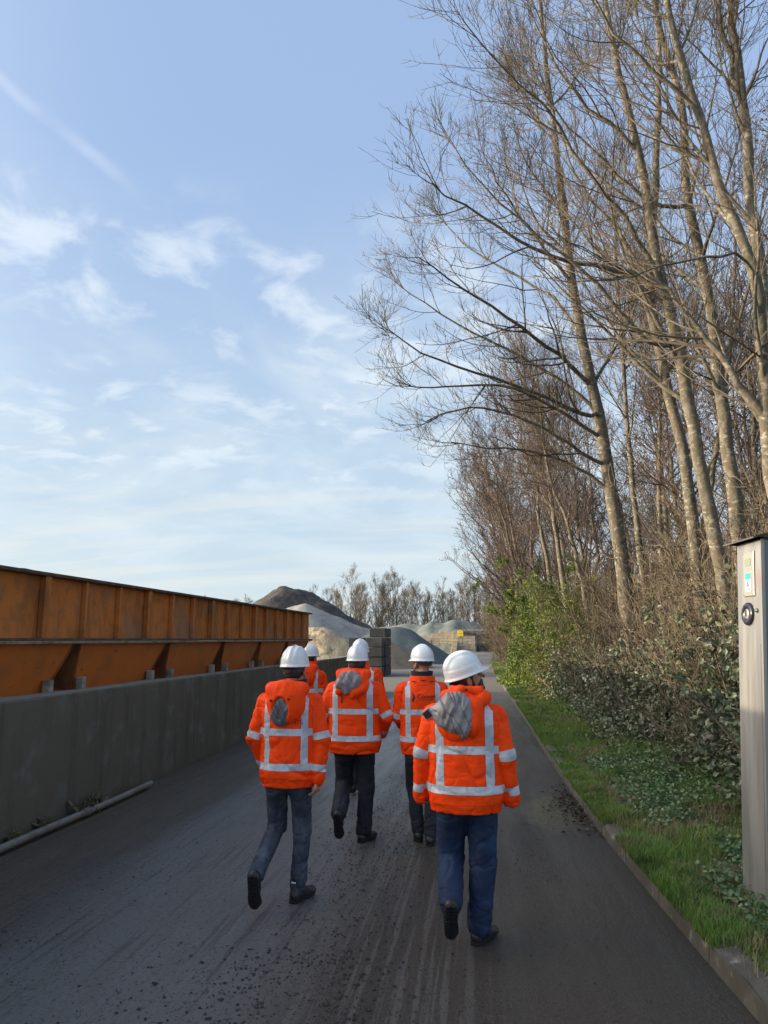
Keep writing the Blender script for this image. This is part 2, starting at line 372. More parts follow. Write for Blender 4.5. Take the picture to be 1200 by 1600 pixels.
# pipe on the ground along the wall
mpvc = M('grey_plastic', (.17, .16, .14), .6, var=[((.12, .11, .09), 6, .45, .65, 4)], bump=[(30, .2, .003)])
dp = empty('drain_pipe', (0, 0, 0), 0, 'long thin grey pipe lying on the ground along the foot of the concrete wall', 'pipe')
yp = np.linspace(-3, 9.6, 60); xp = -4.30+.02*np.sin(yp*.9)-.012*(yp-6)
MB().tube(np.stack([xp, yp, .055+.004*np.sin(yp*2)], 1), .036, 12).build('pipe_run', mpvc, dp, True)
for y in (1.5, 4.7, 7.9):
    x = np.interp(y, yp, xp); MB().tube([[x, y, .055], [x, y+.12, .055]], .044, 12).build('pipe_coupling', mpvc, dp, False)
# ------------------------------------------------------------------ orange steel feed hoppers
XC = -4.85
def orust(cur, co, b):
    s = nd('ShaderNodeSeparateXYZ'); L.new(co, s.inputs[0]); z = s.outputs[2]
    def mp(sv):
        g = nd('ShaderNodeMapping'); L.new(co, g.inputs[0]); g.inputs['Scale'].default_value = sv; return g.outputs[0]
    cur = mixc(mth('MULTIPLY', ramp(noise(mp((1, 2.4, .5)), 1.3, 6, .65), .45, .68), .65), cur, (.17, .065, .025))
    lo = mth('ADD', z, mth('MULTIPLY', mth('SUBTRACT', noise(mp((1, 1.2, 1)), 1.6, 5), .5), .9))
    cur = mixc(mth('MULTIPLY', ramp(mth('ABSOLUTE', mth('SUBTRACT', lo, 1.92)), .0, .14, 1, 0), .8), cur, (.13, .10, .085))
    cur = mixc(mth('MULTIPLY', ramp(noise(mp((1, .9, .9)), 1.1, 4), .50, .66), .6), cur, (.20, .145, .10))
    return cur
mor = M('rusty_orange_paint', (.52, .165, .028), .62, var=[((.36, .13, .03), 5, .45, .65, 5), ((.10, .045, .025), 17, .62, .74, 5)], bump=[(30, .25, .003), (1.2, .25, .03)], extra=orust)
mdk = M('dark_rusted_steel', (.07, .042, .028), .75, var=[((.14, .07, .04), 8, .45, .65, 5)], bump=[(30, .4, .004)])
mor2 = M('orange_paint', (.47, .125, .014), .6, var=[((.36, .11, .02), 2.5, .45, .66, 5), ((.16, .06, .02), 9, .62, .74, 5)], bump=[(30, .25, .003), (1.5, .3, .03)])
msd = M('shade_dark_red_rust', (.13, .035, .012), .8, var=[((.22, .08, .02), 2, .45, .65, 4)], bump=[(30, .4, .004)])  # rust darkened in colour so the gaps between funnels look shaded
mft = M('pale_steel_foot', (.30, .28, .24), .8, var=[((.16, .14, .11), 6, .45, .65, 4)], bump=[(30, .4, .004)])
hp = empty('feed_hopper', (XC, 0, 1.24), 0, 'long row of rusty orange steel feed hoppers standing behind the concrete wall', 'hopper')
def hb(x0, x1, y0, y1, z0, z1, mb, bev=0): mb.box(x0-XC, x1-XC, y0, y1, z0-1.24, z1-1.24, bev)
Z0, Z1 = 1.915, 2.62; YE = 20.55
ribs = sorted(set([round(8.53+.858*i, 3) for i in range(-16, 15)])); ribs = [r for r in ribs if -5.5 < r < YE-.05]
# side plates between ribs, slightly dished
pl = MB(); ed = [-6.0]+ribs+[YE]
for a_, b_ in zip(ed[:-1], ed[1:]):
    V, Q = grid(np.linspace(a_, b_, 7), np.linspace(Z0, Z1, 5), lambda p, q: 0*p)
    t = (V[:, 0]-a_)/(b_-a_); u = (V[:, 1]-Z0)/(Z1-Z0)
    V = np.stack([-.025*np.sin(math.pi*t)*np.sin(math.pi*u)*(1+.6*vn(np.stack([V[:, 0], V[:, 1], 0*t], 1), 1.)), V[:, 0], V[:, 1]-1.24], 1); pl.add(V, Q)
pl.box(-.02-2.7, -.03-.02, YE-.02, YE, Z0-1.24, Z1-1.24); pl.box(-2.72, -2.70, -6, YE, Z0-1.24, Z1-1.24)
pl.build('side_plate', mor, hp)
for k, y in enumerate(ribs):
    m = MB(); t = .045 if (k % 3) else .075
    hb(XC+.002, XC+.07, y-t/2, y+t/2, Z0+.002, Z1-.03, m, .006)
    if k % 3 == 0: hb(XC+.07, XC+.082, y-.055, y+.055, Z0+.002, Z1-.03, m)
    m.build('rib', mor, hp)
m = MB(); hb(XC-.06, XC+.10, -6, YE+.03, Z1-.028, Z1+.012, m, .006); m.build('top_rail', mdk, hp)
m = MB(); hb(XC-.04, XC+.11, -6, YE+.03, Z0-.035, Z0-.001, m, .006); m.build('lower_flange', mdk, hp)
m = MB(); hb(XC-.04, XC+.09, -6, YE+.03, Z0-.062, Z0-.037, m); m.build('lower_flange', mft, hp)
gaps = [-1.2-2.44, -1.2, 1.25, 3.68, 6.1, 8.49, 11.11, 13.62, 15.96, 18.25, YE]
gh = .05
for a_, b_ in zip(gaps[:-1], gaps[1:]):
    # funnel: front plate is a trapezoid leaning inward, sides slope in
    y0, y1 = a_+gh, b_-gh; zt, zb = Z0-.063-1.24, 1.24-1.24+.03; sl_ = .42
    ti = [(-.0, y0, zt), (0, y1, zt), (-2.7, y1, zt), (-2.7, y0, zt)]; bo = [(-.12, y0+.06, zb), (-.12, y1-sl_, zb), (-2.3, y1-sl_, zb), (-2.3, y0+.06, zb)]
    m = MB(); m.add(ti+bo, [(4, 5, 1, 0)])
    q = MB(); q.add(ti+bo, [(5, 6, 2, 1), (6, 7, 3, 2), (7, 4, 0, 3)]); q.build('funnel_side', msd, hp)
    for e4 in ([ti[0], (0, y0+.035, zt), (-.12, y0+.095, zb), bo[0]], [(0, y1-.035, zt), ti[1], bo[1], (-.12, y1-sl_-.035, zb)]):
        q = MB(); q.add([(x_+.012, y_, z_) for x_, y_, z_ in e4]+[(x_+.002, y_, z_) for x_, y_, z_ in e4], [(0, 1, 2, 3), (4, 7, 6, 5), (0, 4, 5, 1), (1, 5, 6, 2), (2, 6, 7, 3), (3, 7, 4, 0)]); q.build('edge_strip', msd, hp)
    # folded edge strips
    m.build('hopper_funnel', mor2, hp)
    for yf in (y0+.12, y1-sl_-.06):
        q = MB(); q.box(-.06, .03, yf-.045, yf+.045, .0, .21, .008); q.build('foot', mft, hp)
    q = MB(); q.box(-.12, -.02, y0+.35, y1-.55, .0, .06, .01); q.build('base_strip', mft, hp)
for g in gaps[:-1]:
    q = MB(); q.box(-.5, -.42, g-.04, g+.04, -.0, Z0-.06-1.24); q.build('support_post', mdk, hp)
# aggregate heaped in the hoppers, just showing over the rail
V, Q = grid(np.linspace(XC-2.6, XC-.02, 14), np.arange(-5.9, YE-.05, .18), lambda x, y: 2.60+(.09+.07*fbm(np.stack([x.ravel()*.3, y.ravel(), 0*x.ravel()], 1), .7, 3).reshape(x.shape))*np.clip((XC-x)*2.2, 0, 1)+.05*fbm(np.stack([x.ravel(), y.ravel(), 0*x.ravel()], 1), 4, 3).reshape(x.shape))
mag = M('dark_aggregate', (.055, .05, .045), .95, var=[((.10, .09, .08), 14, .45, .65, 5)], bump=[(50, 1, .02)])
tag(link('gravel_load', mesh('gravel_load', V, Q), mag), 'dark gravel filling the orange hoppers, a thin crest above their top rail', 'gravel', kind='stuff')
# ------------------------------------------------------------------ heaps of sand and gravel
def heap(name, ridge, slope, m, label, cat='heap', rough=.12, res=.35, gr=None, base=0.):
    rd = np.array(ridge, float); mx = rd[:, 2].max()/slope+1
    xs = np.arange(rd[:, 0].min()-mx, rd[:, 0].max()+mx, res); ys = np.arange(rd[:, 1].min()-mx, rd[:, 1].max()+mx, res)
    X, Y = np.meshgrid(xs, ys, indexing='ij'); Z = np.full(X.shape, -9.)
    for a, b in zip(rd[:-1], rd[1:]):
        for t in np.linspace(0, 1, 12):
            c = a+(b-a)*t; d = np.hypot(X-c[0], Y-c[1]); Z = np.maximum(Z, c[2]-slope*(np.sqrt(d*d+.25*.25*mx*.3)-.25))
    P = np.stack([X.ravel(), Y.ravel(), 0*X.ravel()], 1)
    Z = Z+fbm(P, .45, 5).reshape(X.shape)*rough*3*np.clip(Z/2+.3, .1, 1)+fbm(P, 2.1, 3, 5.).reshape(X.shape)*rough
    Z = np.where(Z < base-.25, base-.25, Z)
    i = np.arange(X.size).reshape(X.shape); Q = np.stack([i[:-1, :-1], i[1:, :-1], i[1:, 1:], i[:-1, 1:]], -1).reshape(-1, 4)
    zq = Z.ravel()[Q].max(1); Q = Q[zq > base-.2]; u, inv = np.unique(Q, return_inverse=True)
    o = link(name, mesh(name, np.stack([X.ravel(), Y.ravel(), Z.ravel()], 1)[u], inv.reshape(-1, 4), smooth=True), m)
    return tag(o, label, cat, gr)
gr = 'heaps of sand and gravel in the yard'
mdark = M('dark_spoil', (.045, .042, .040), .95, var=[((.08, .07, .06), 1.3, .45, .65, 6)], bump=[(1.5, .8, .3), (7, .8, .08)])
mgrey = M('grey_gravel', (.27, .26, .235), .95, var=[((.20, .195, .185), .5, .45, .6, 5), ((.34, .32, .28), 3, .5, .7, 5)], bump=[(6, .8, .06)])
msand = M('yellow_sand', (.40, .32, .20), .95, var=[((.15, .13, .10), .7, .52, .62, 6), ((.46, .39, .27), 2.5, .5, .7, 5)], bump=[(3, .9, .15), (14, .6, .04)])
mbrown = M('brown_sand', (.21, .165, .115), .95, var=[((.16, .12, .085), 1.3, .45, .65, 5)], bump=[(4, .6, .08)])
mblue = M('blue_grey_chippings', (.060, .090, .100), .95, var=[((.085, .11, .115), .9, .45, .65, 5)], bump=[(6, .6, .06)])
mgreen = M('grey_green_gravel', (.17, .19, .165), .95, var=[((.12, .14, .13), .6, .45, .6, 5)], bump=[(4, .6, .08)])
heap('spoil_heap', [(-26, 86, 6.4), (-23.4, 86, 8.5), (-20.5, 86, 7.6), (-16, 86, 4.9), (-12.5, 86, 3.5)], .75, mdark, 'dark brown spoil heap, the tallest, behind the pale gravel heap', 'heap', .22, .4, gr)
heap('gravel_heap', [(-20.2, 71, 4.6), (-17.2, 71, 5.5), (-14.8, 71, 4.4), (-12, 71, 3.2), (-10, 71, 2.7)], .62, mgrey, 'pale grey gravel heap just beyond the end of the orange hoppers', 'heap', .07, .35, gr)
heap('sand_heap', [(-15, 43, 2.9), (-10.5, 42, 2.6), (-8.7, 41.6, 2.45)], .8, msand, 'sunlit yellow sand heap against the dark concrete blocks', 'heap', .13, .25, gr)
heap('brown_sand_heap', [(-7.2, 51, 1.95), (-6.7, 51.5, 1.95)], .62, mbrown, 'small brown sand heap at the foot of the dark block stack', 'heap', .05, .2, gr)
heap('chippings_heap', [(-8.6, 62, 2.85), (-7.2, 62, 3.0), (-6.3, 62, 2.8)], .66, mblue, 'large smooth blue grey heap of chippings right of the dark block stack', 'heap', .05, .3, gr)
heap('storage_heap', [(-17, 126, 4.0), (-12.5, 126, 4.6), (-9.5, 125, 4.3)], .6, mgreen, 'grey green gravel heap above the stepped block wall at its left', 'heap', .18, .5, gr)
heap('storage_heap', [(-8.4, 124, 4.8), (-5, 124, 5.1), (-2.5, 124, 4.7), (-.2, 124, 4.2)], .7, mgreen, 'grey green gravel heap above the bay with the yellow sign', 'heap', .2, .5, gr)
# concrete block walls
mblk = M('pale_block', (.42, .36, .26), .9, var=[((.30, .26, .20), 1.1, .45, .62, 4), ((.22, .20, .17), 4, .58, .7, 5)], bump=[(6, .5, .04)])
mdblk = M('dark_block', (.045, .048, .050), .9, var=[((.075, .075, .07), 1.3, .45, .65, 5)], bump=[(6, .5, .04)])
def blocks(name, x0, x1, y, zs, m, label, bw=1.0, bh=.5, dy=.6, steps=None, along='x'):
    mb = MB(); n = int(round((x1-x0)/bw)); h = int(round(zs/bh))
    for j in range(h):
        off = (j % 2)*bw*.5
        xs = np.arange(x0, x1+1e-6, bw)
        for i in range(n):
            top = steps(i, n, h) if steps else h
            if j >= top: continue
            jt = rng.normal(0, .018, 3); a = x0+i*bw+.015+jt[0]*.3; b = a+bw-.03
            if along == 'x': mb.box(a, b, y+jt[1], y+dy+jt[1], j*bh+.012, (j+1)*bh-.012, .03)
            else: mb.box(y+jt[1], y+dy+jt[1], a, b, j*bh+.012, (j+1)*bh-.012, .03)
    return tag(mb.build(name, m), label, 'block wall', 'block walls of the storage bays')
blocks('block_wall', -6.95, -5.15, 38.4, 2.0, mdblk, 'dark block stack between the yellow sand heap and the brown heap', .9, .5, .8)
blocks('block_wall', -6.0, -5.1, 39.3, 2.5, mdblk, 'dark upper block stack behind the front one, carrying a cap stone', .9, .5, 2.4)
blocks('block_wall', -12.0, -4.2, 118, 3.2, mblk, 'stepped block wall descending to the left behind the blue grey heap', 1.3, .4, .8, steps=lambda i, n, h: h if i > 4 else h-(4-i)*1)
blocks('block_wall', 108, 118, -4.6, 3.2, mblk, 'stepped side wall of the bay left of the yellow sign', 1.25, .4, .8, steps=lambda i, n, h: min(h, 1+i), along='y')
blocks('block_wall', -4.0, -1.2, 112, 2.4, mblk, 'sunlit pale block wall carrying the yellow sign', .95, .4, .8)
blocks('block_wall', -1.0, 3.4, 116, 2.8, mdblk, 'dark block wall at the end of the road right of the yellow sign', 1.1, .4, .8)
tag(MB().box(-4.6, 1.2, 118.9, 121.4, 3.22, 3.4, .03).build('roof_slab', M('pink_slab', (.40, .33, .29), .9, bump=[(6, .4, .03)])), 'flat pale concrete slab lying over the bay with the yellow sign', 'slab')
tag(MB().box(-4.5, 3.0, 111.0, 111.8, 0, .10, .02).build('concrete_sill', mblk), 'low pale concrete sill in front of the block walls at the road end', 'sill')
sg = empty('warning_sign', (-3.35, 111.92, 2.35), 0, 'bright yellow square sign fixed on the sunlit pale block wall', 'sign')
MB().box(-.42, .42, 0, .04, 0, .85, .01).build('sign_plate', M('sign_yellow', (.85, .62, .02), .5), sg)
MB().box(-.30, .30, -.012, -.002, .36, .46).build('sign_marking', M('sign_orange', (.7, .25, .02), .5), sg)
MB().box(-.04, .04, .045, .075, -.3, .8).build('sign_bracket', mdk, sg)
# ------------------------------------------------------------------ vegetation
def unit(v): return v/(np.linalg.norm(v, axis=-1, keepdims=True)+1e-9)
def resample(P, n):
    P = np.asarray(P, float); d = np.r_[0, np.cumsum(np.linalg.norm(np.diff(P, axis=0), axis=1))]
    # smooth curve through the control points
    t = np.linspace(0, d[-1], n); Q = np.stack([np.interp(t, d, P[:, k]) for k in range(3)], 1)
    for _ in range(2): Q[1:-1] = .25*Q[:-2]+.5*Q[1:-1]+.25*Q[2:]
    return Q
def children(P, Rd, nc, length, ang, n=5, up=.5, wig=.12, t0=.2, t1=1., rs=.6, rmin=.003, bias=None, taper=.25, r=rng, lenpow=.6, planar=0.):
    """spawn nc children from every branch. P (B,m,3) Rd (B,m); length (lo,hi) metres or fraction arrays"""
    B, m, _ = P.shape; t = np.sort(r.uniform(t0, t1, (B, nc)), 1)
    f = t*(m-1); i = np.minimum(f.astype(int), m-2); q = (f-i)[..., None]; b = np.arange(B)[:, None]
    S = P[b, i]*(1-q)+P[b, i+1]*q; T = unit(P[b, i+1]-P[b, i]); r0 = Rd[b, i]*(1-q[..., 0])+Rd[b, i+1]*q[..., 0]
    rv = r.normal(size=T.shape); 
    if bias is not None: rv = rv+bias
    rv[..., 2] *= (1-planar); rv = unit(rv-(rv*T).sum(-1, keepdims=True)*T)
    a = np.radians(r.normal(ang, 9, T.shape[:2]))[..., None]; D = unit(T*np.cos(a)+rv*np.sin(a))
    Ln = r.uniform(*length, (B, nc))*(1-.65*t**1.5 if lenpow else 1)
    S = S.reshape(-1, 3); D = D.reshape(-1, 3); Ln = Ln.ravel(); r0 = r0.ravel()*rs
    ok = Ln > .004; S, D, Ln, r0 = S[ok], D[ok], Ln[ok], r0[ok]
    out = np.empty((len(S), n, 3)); out[:, 0] = S; d = D; st = (Ln/(n-1))[:, None]
    for k in range(1, n):
        d = unit(d+np.array([0, 0, up])/(n-1)+r.normal(0, wig, d.shape)); out[:, k] = out[:, k-1]+d*st
    r0 = np.maximum(r0, rmin); R_ = r0[:, None]*np.linspace(1, taper, n)[None]
    return out, np.maximum(R_, rmin*.6)
def pack(levels):
    """levels: list of (P,R,k) -> V,Q"""
    Vs = []; Qs = []; n = 0
    for P, Rd, k in levels:
        V, Q = tubes(P, Rd, k); Vs.append(V); Qs.append(Q+n); n += len(V)
    return np.concatenate(Vs), np.concatenate(Qs)
def leafquads(Cn, size, r=rng, flat=0., asp=.6, droop=0.):
    """each leaf: two triangles forming a folded diamond"""
    n = len(Cn); a = unit(r.normal(size=(n, 3))*np.array([1, 1, 1-flat])+np.array([0, 0, -droop])); b = unit(np.cross(a, unit(r.normal(size=(n, 3))+np.array([0, 0, flat*2]))))
    nn = np.cross(a, b); s = (size*r.uniform(.6, 1.25, n))[:, None]
    p0 = Cn; p1 = Cn+a*s*.5+b*s*asp*.5-nn*s*.08; p2 = Cn+a*s; p3 = Cn+a*s*.5-b*s*asp*.5-nn*s*.08
    V = np.stack([p0, p1, p2, p3], 1).reshape(-1, 3); i = np.arange(n)*4
    return V, np.concatenate([np.stack([i, i+1, i+2], 1), np.stack([i, i+2, i+3], 1)])
mbark = M('smooth_grey_bark', (.105, .088, .062), .9, var=[((.075, .072, .048), 1.8, .48, .66, 6, (1, 1, .5)), ((.17, .15, .12), 14, .48, .62, 5, (1, 1, .7)), ((.27, .25, .20), 7, .57, .66, 4, (1, 1, 2.2)), ((.04, .033, .025), 3, .6, .72, 5, (1, 1, 3))], bump=[(18, .5, .012, (1, 1, 2.5)), (6, .3, .02)])
mtwig = M('brown_twigs', (.085, .066, .046), .8, var=[((.125, .10, .065), 1.5, .45, .6, 3)])
mtwig2 = M('purple_brown_twigs', (.075, .052, .044), .85, var=[((.11, .082, .058), .8, .45, .6, 3)])
mtwig3 = M('olive_tan_twigs', (.125, .10, .062), .85, var=[((.08, .062, .045), .6, .45, .6, 3)])
mcat = M('alder_cones', (.055, .032, .028), .9)
mlf = M('green_leaves', (.095, .135, .020), .55, var=[((.19, .25, .03), 1.6, .45, .6, 4), ((.035, .07, .015), .9, .5, .65, 4)], trans=.25)
mlfy = M('olive_leaves', (.12, .13, .03), .6, var=[((.06, .075, .02), 1.2, .42, .55, 4), ((.38, .29, .03), 2.6, .60, .68, 3)], trans=.25)
mlfo = M('dull_olive_leaves', (.075, .080, .028), .6, var=[((.12, .115, .04), 1.2, .42, .55, 4), ((.20, .15, .04), 2.6, .62, .70, 3)], trans=.2)
mlfg = M('grey_green_leaves', (.10, .135, .075), .5, var=[((.23, .26, .19), 5, .5, .62, 3), ((.07, .06, .04), 2.2, .48, .62, 4)], trans=.12)
mivy = M('ivy_leaves', (.08, .145, .055), .5, var=[((.20, .27, .15), 7, .52, .62, 3)], trans=.12)
mgrass = M('grass_blades', (.125, .225, .034), .6, var=[((.15, .22, .035), .35, .4, .6, 3), ((.27, .22, .12), 1.6, .52, .66, 4), ((.05, .10, .02), 2.2, .5, .7, 3)], trans=.3)
def limbs_px(pts, Y0, Y1):
    return np.array([W(p[0], p[1], Y0+(Y1-Y0)*k/(len(pts)-1)) for k, p in enumerate(pts)])
DG = 'tall bare trees at the edge of the wood'
def big_tree(name, trunk, Y0, Y1, d0, d1, limbs, label, seed, nauto=9, autolen=(3, 6), autot=(.45, 1.), twigs=1., fork=True, bias=None, m=mbark, mt=mtwig, loose=.2, grp=DG, ang=42):
    """trunk: pixel polyline (bottom first) turned into world space at depths Y0..Y1; limbs: (pixels, Yend, r0, r1)"""
    r = np.random.default_rng(seed); T = limbs_px(trunk, Y0, Y1)
    # carry the trunk down into the ground
    d = T[0]-T[1]; d = d/abs(d[2]); z0 = .15 if T[0, 2] > .3 else T[0, 2]
    if T[0, 2] > .3: T = np.vstack([T[0]+d*(T[0, 2]-z0)*np.array([.35, .35, 1]), T])
    b0 = T[0].copy(); root = empty(name, tuple(b0), 0, label, 'tree', grp)
    TP = resample(T, 30); TP[1:-1] += r.normal(0, .012, TP[1:-1].shape); TR = np.linspace(d0/2, d1/2, 30); TR[0] *= 1.5; TR[1] *= 1.15
    V, Q = tubes(TP[None]-b0, TR[None], 10); vd = fbm(V, 5, 3)*.02; V = V+unit(V-np.repeat(TP-b0, 10, 0))*vd[:, None]
    mk = link('trunk', mesh('trunk', V, Q, smooth=True), m, root)
    LP = []; LR = []
    for pts, Ye, r0, r1 in limbs:
        s = W(pts[0][0], pts[0][1], 1.); # start: nearest trunk point to that pixel's ray
        rd = unit(np.array(raydir(*pts[0]))[None])[0]; o = np.array([0, 0, CH]); v = TP-o; dist = np.linalg.norm(v-(v@rd)[:, None]*rd, axis=1); k = int(np.argmin(dist)); Ys = TP[k, 1]
        P = limbs_px(pts, Ys, Ye); P[0] = TP[k]; P = resample(P, 14); P[2:] += r.normal(0, .02, P[2:].shape)
        LP.append(P); LR.append(np.linspace(r0, r1, 14))
    if nauto:
        A, AR = children(TP[None], TR[None], nauto, autolen, ang, 14, up=.9, wig=.07, t0=autot[0], t1=autot[1], rs=.42, rmin=.012, bias=bias, r=r)
        A2 = A; LP += list(A2); LR += list(AR)
    LP = np.array(LP); LR = np.array(LR)
    V, Q = tubes(LP-b0, LR, 7); link('limbs', mesh('limbs', V, Q, smooth=True), m, root)
    rk = .62+.022*Y0
    c1, r1 = children(LP, LR, int(14*twigs), (1.0, 3.3), 46, 9, up=.55, wig=.10, t0=.12, rs=.5, rmin=.0075*rk, r=r, bias=bias)
    cT, rT = children(LP[:, -4:], LR[:, -4:], 3, (1.2, 2.2), 16, 9, up=.7, wig=.07, t0=.7, rs=.8, rmin=.008, r=r)
    c1 = np.concatenate([c1, cT]); r1 = np.concatenate([r1, rT])
    c2, r2 = children(c1, r1, int(8*twigs), (.45, 1.35), 45, 6, up=.65, wig=.12, t0=.15, rs=.55, rmin=.005*rk, r=r)
    c3, r3 = children(c2, r2, 4, (.15, .45), 45, 4, up=.6, wig=.12, t0=.2, rs=.7, rmin=.0038*rk, r=r)
    V, Q = pack([(c1-b0, r1, 4), (c2-b0, r2, 3), (c3-b0, r3, 3)])
    link('crown', mesh('crown', V, Q), mt, root)
    return root
L1 = [([(942,664),(928,661),(880,634),(837,613),(763,587),(693,570),(640,545),(604,515)], 14.5, .055, .012),
      ([(939,690),(900,660),(850,625),(790,600),(720,600),(660,612),(622,600)], 15.2, .05, .011),
      ([(955,760),(920,740),(870,715),(810,700),(750,700),(705,690)], 16.4, .045, .011),
      ([(928,613),(880,560),(858,544),(800,501),(736,459),(690,432),(655,400)], 14.0, .06, .012),
      ([(950,745),(915,715),(880,688),(816,650),(746,634),(700,640),(668,655)], 15.5, .05, .012),
      ([(933,640),(890,600),(820,560),(740,520),(670,480),(620,440)], 16.5, .05, .010),
      ([(905,505),(870,470),(830,440),(780,420),(720,380),(680,330)], 18.5, .045, .01),
      ([(889,440),(860,400),(820,350),(780,290),(750,225)], 15.0, .045, .01),
      ([(928,613),(950,560),(985,500),(1010,430)], 17.5, .045, .012)]
big_tree('ash_tree', [(990,1052),(984,975),(972,880),(957,773),(939,656),(924,605),(905,505),(893,443),(880,331),(866,200),(850,80),(840,-40)], 17.6, 16.6, .40, .07, L1,
         'foremost bare tree with a pale leaning trunk and long limbs arching out over the road', 11, 10, (2.2, 4), (.5, .98), .9, bias=np.array([-.5, -.3, 0]))
L2 = [([(1042,464),(1018,432),(986,424),(920,412),(848,400),(800,373),(762,341),(715,318),(700,312),(672,285)], 10.2, .05, .010),
      ([(1050,500),(1018,395),(960,320),(907,267),(869,176),(837,149),(785,112),(745,70),(722,30)], 9.8, .05, .009),
      ([(1056,533),(1034,560),(990,510),(954,469),(922,426),(870,395),(800,330),(740,290),(705,225)], 10.4, .045, .009),
      ([(1000,250),(960,200),(900,150),(860,90),(830,20)], 11.0, .04, .01)]
big_tree('ash_tree', [(1150,1010),(1120,853),(1098,746),(1072,602),(1056,533),(1040,464),(1024,400),(1010,300),(997,229),(976,149),(962,96),(945,0),(935,-80)], 12.4, 11.4, .28, .08, L2,
         'tall bare tree with a thick mottled trunk and long limbs crossing to the left', 12, 9, (2.5, 5), (.4, .98), .72, bias=np.array([-.5, -.2, 0]))
big_tree('ash_tree', [(1098,960),(1088,880),(1072,720),(1050,640),(1034,570),(1018,496),(1010,443),(1020,350),(1024,300),(1028,200),(1030,80),(1025,-40)], 14.6, 14.2, .27, .08,
         [([(1010,443),(980,380),(940,330),(905,290),(880,215),(850,150)], 14.0, .04, .01)], 'bare tree standing close behind the thick mottled trunk at its left', 13, 8, (2.5, 4.5), (.4, .98), .65, bias=np.array([-.3, 0, 0]))
big_tree('ash_tree', [(1165,930),(1152,805),(1136,688),(1120,570),(1109,464),(1098,410),(1077,341),(1069,267),(1072,170),(1040,80),(1024,30),(1010,-60)], 13.2, 12.6, .30, .09,
         [([(1077,341),(1050,330),(1008,315),(944,250),(890,203),(858,165),(830,100)], 11.8, .04, .01)], 'bare tree with a slim straight trunk just right of the thick mottled one', 14, 8, (2.5, 4.5), (.4, .98), .65, bias=np.array([-.3, 0, 0]))
big_tree('ash_tree', [(1215,800),(1197,700),(1192,560),(1184,432),(1157,373),(1125,299),(1104,229),(1088,160),(1061,90),(1042,16),(1030,-60)], 9.6, 9.0, .23, .08,
         [([(1115,270),(1088,160),(1024,123),(987,80),(944,32),(920,-20)], 8.4, .04, .012), ([(1200,660),(1160,610),(1115,539),(1067,480),(1030,440)], 9.4, .06, .02), ([(1190,520),(1173,400),(1120,400),(1040,411),(960,440)], 8.2, .025, .008)],
         'nearest bare tree at the right edge with a pinkish grey trunk bending left', 15, 8, (2.2, 4.2), (.35, .98), .62, bias=np.array([-.3, 0, 0]))
big_tree('ash_tree', [(1230,760),(1205,560),(1189,427),(1173,320),(1162,187),(1152,90),(1141,0),(1135,-80)], 10.6, 10.2, .22, .10,
         [([(1162,187),(1138,90),(1120,10),(1112,-60)], 10.4, .05, .03)], 'upright bare tree at the far right edge behind the nearest bending one', 16, 8, (2.2, 4.2), (.35, .98), .65)
for i, (tr, Y, d, lb) in enumerate([
    ([(1012,960),(998,838),(989,769),(981,680),(970,507),(962,400),(958,300)], 20, .20, 'slender bare tree just right of the foremost pale leaning trunk'),
    ([(893,1000),(880,907),(864,800),(856,741),(842,629),(838,560)], 27, .26, 'middle one of the three slim trunks rising behind the green bush'),
    ([(925,1000),(912,923),(885,805),(864,768),(850,700),(845,640)], 24, .20, 'rightmost and most slanting of the three slim trunks behind the green bush'),
    ([(866,960),(853,864),(840,805),(842,720),(838,650)], 31, .26, 'leftmost of the three slim trunks rising behind the green bush'),
    ([(1040,980),(1032,850),(1030,700),(1032,560),(1020,470)], 22, .2, 'slender bare tree deep in the wood between the pale trunk and the thick mottled trunk'),
    ([(1088,900),(1120,700),(1140,560),(1148,430),(1150,300)], 19, .2, 'slim bare tree deep in the wood leaning right behind the thick mottled trunk')]):
    big_tree('alder_tree', tr, Y, Y, d, .06, [], lb, 30+i, 12, (2., 3.8), (.4, .98), .8, mt=mtwig2, grp='slim trees inside the wood')
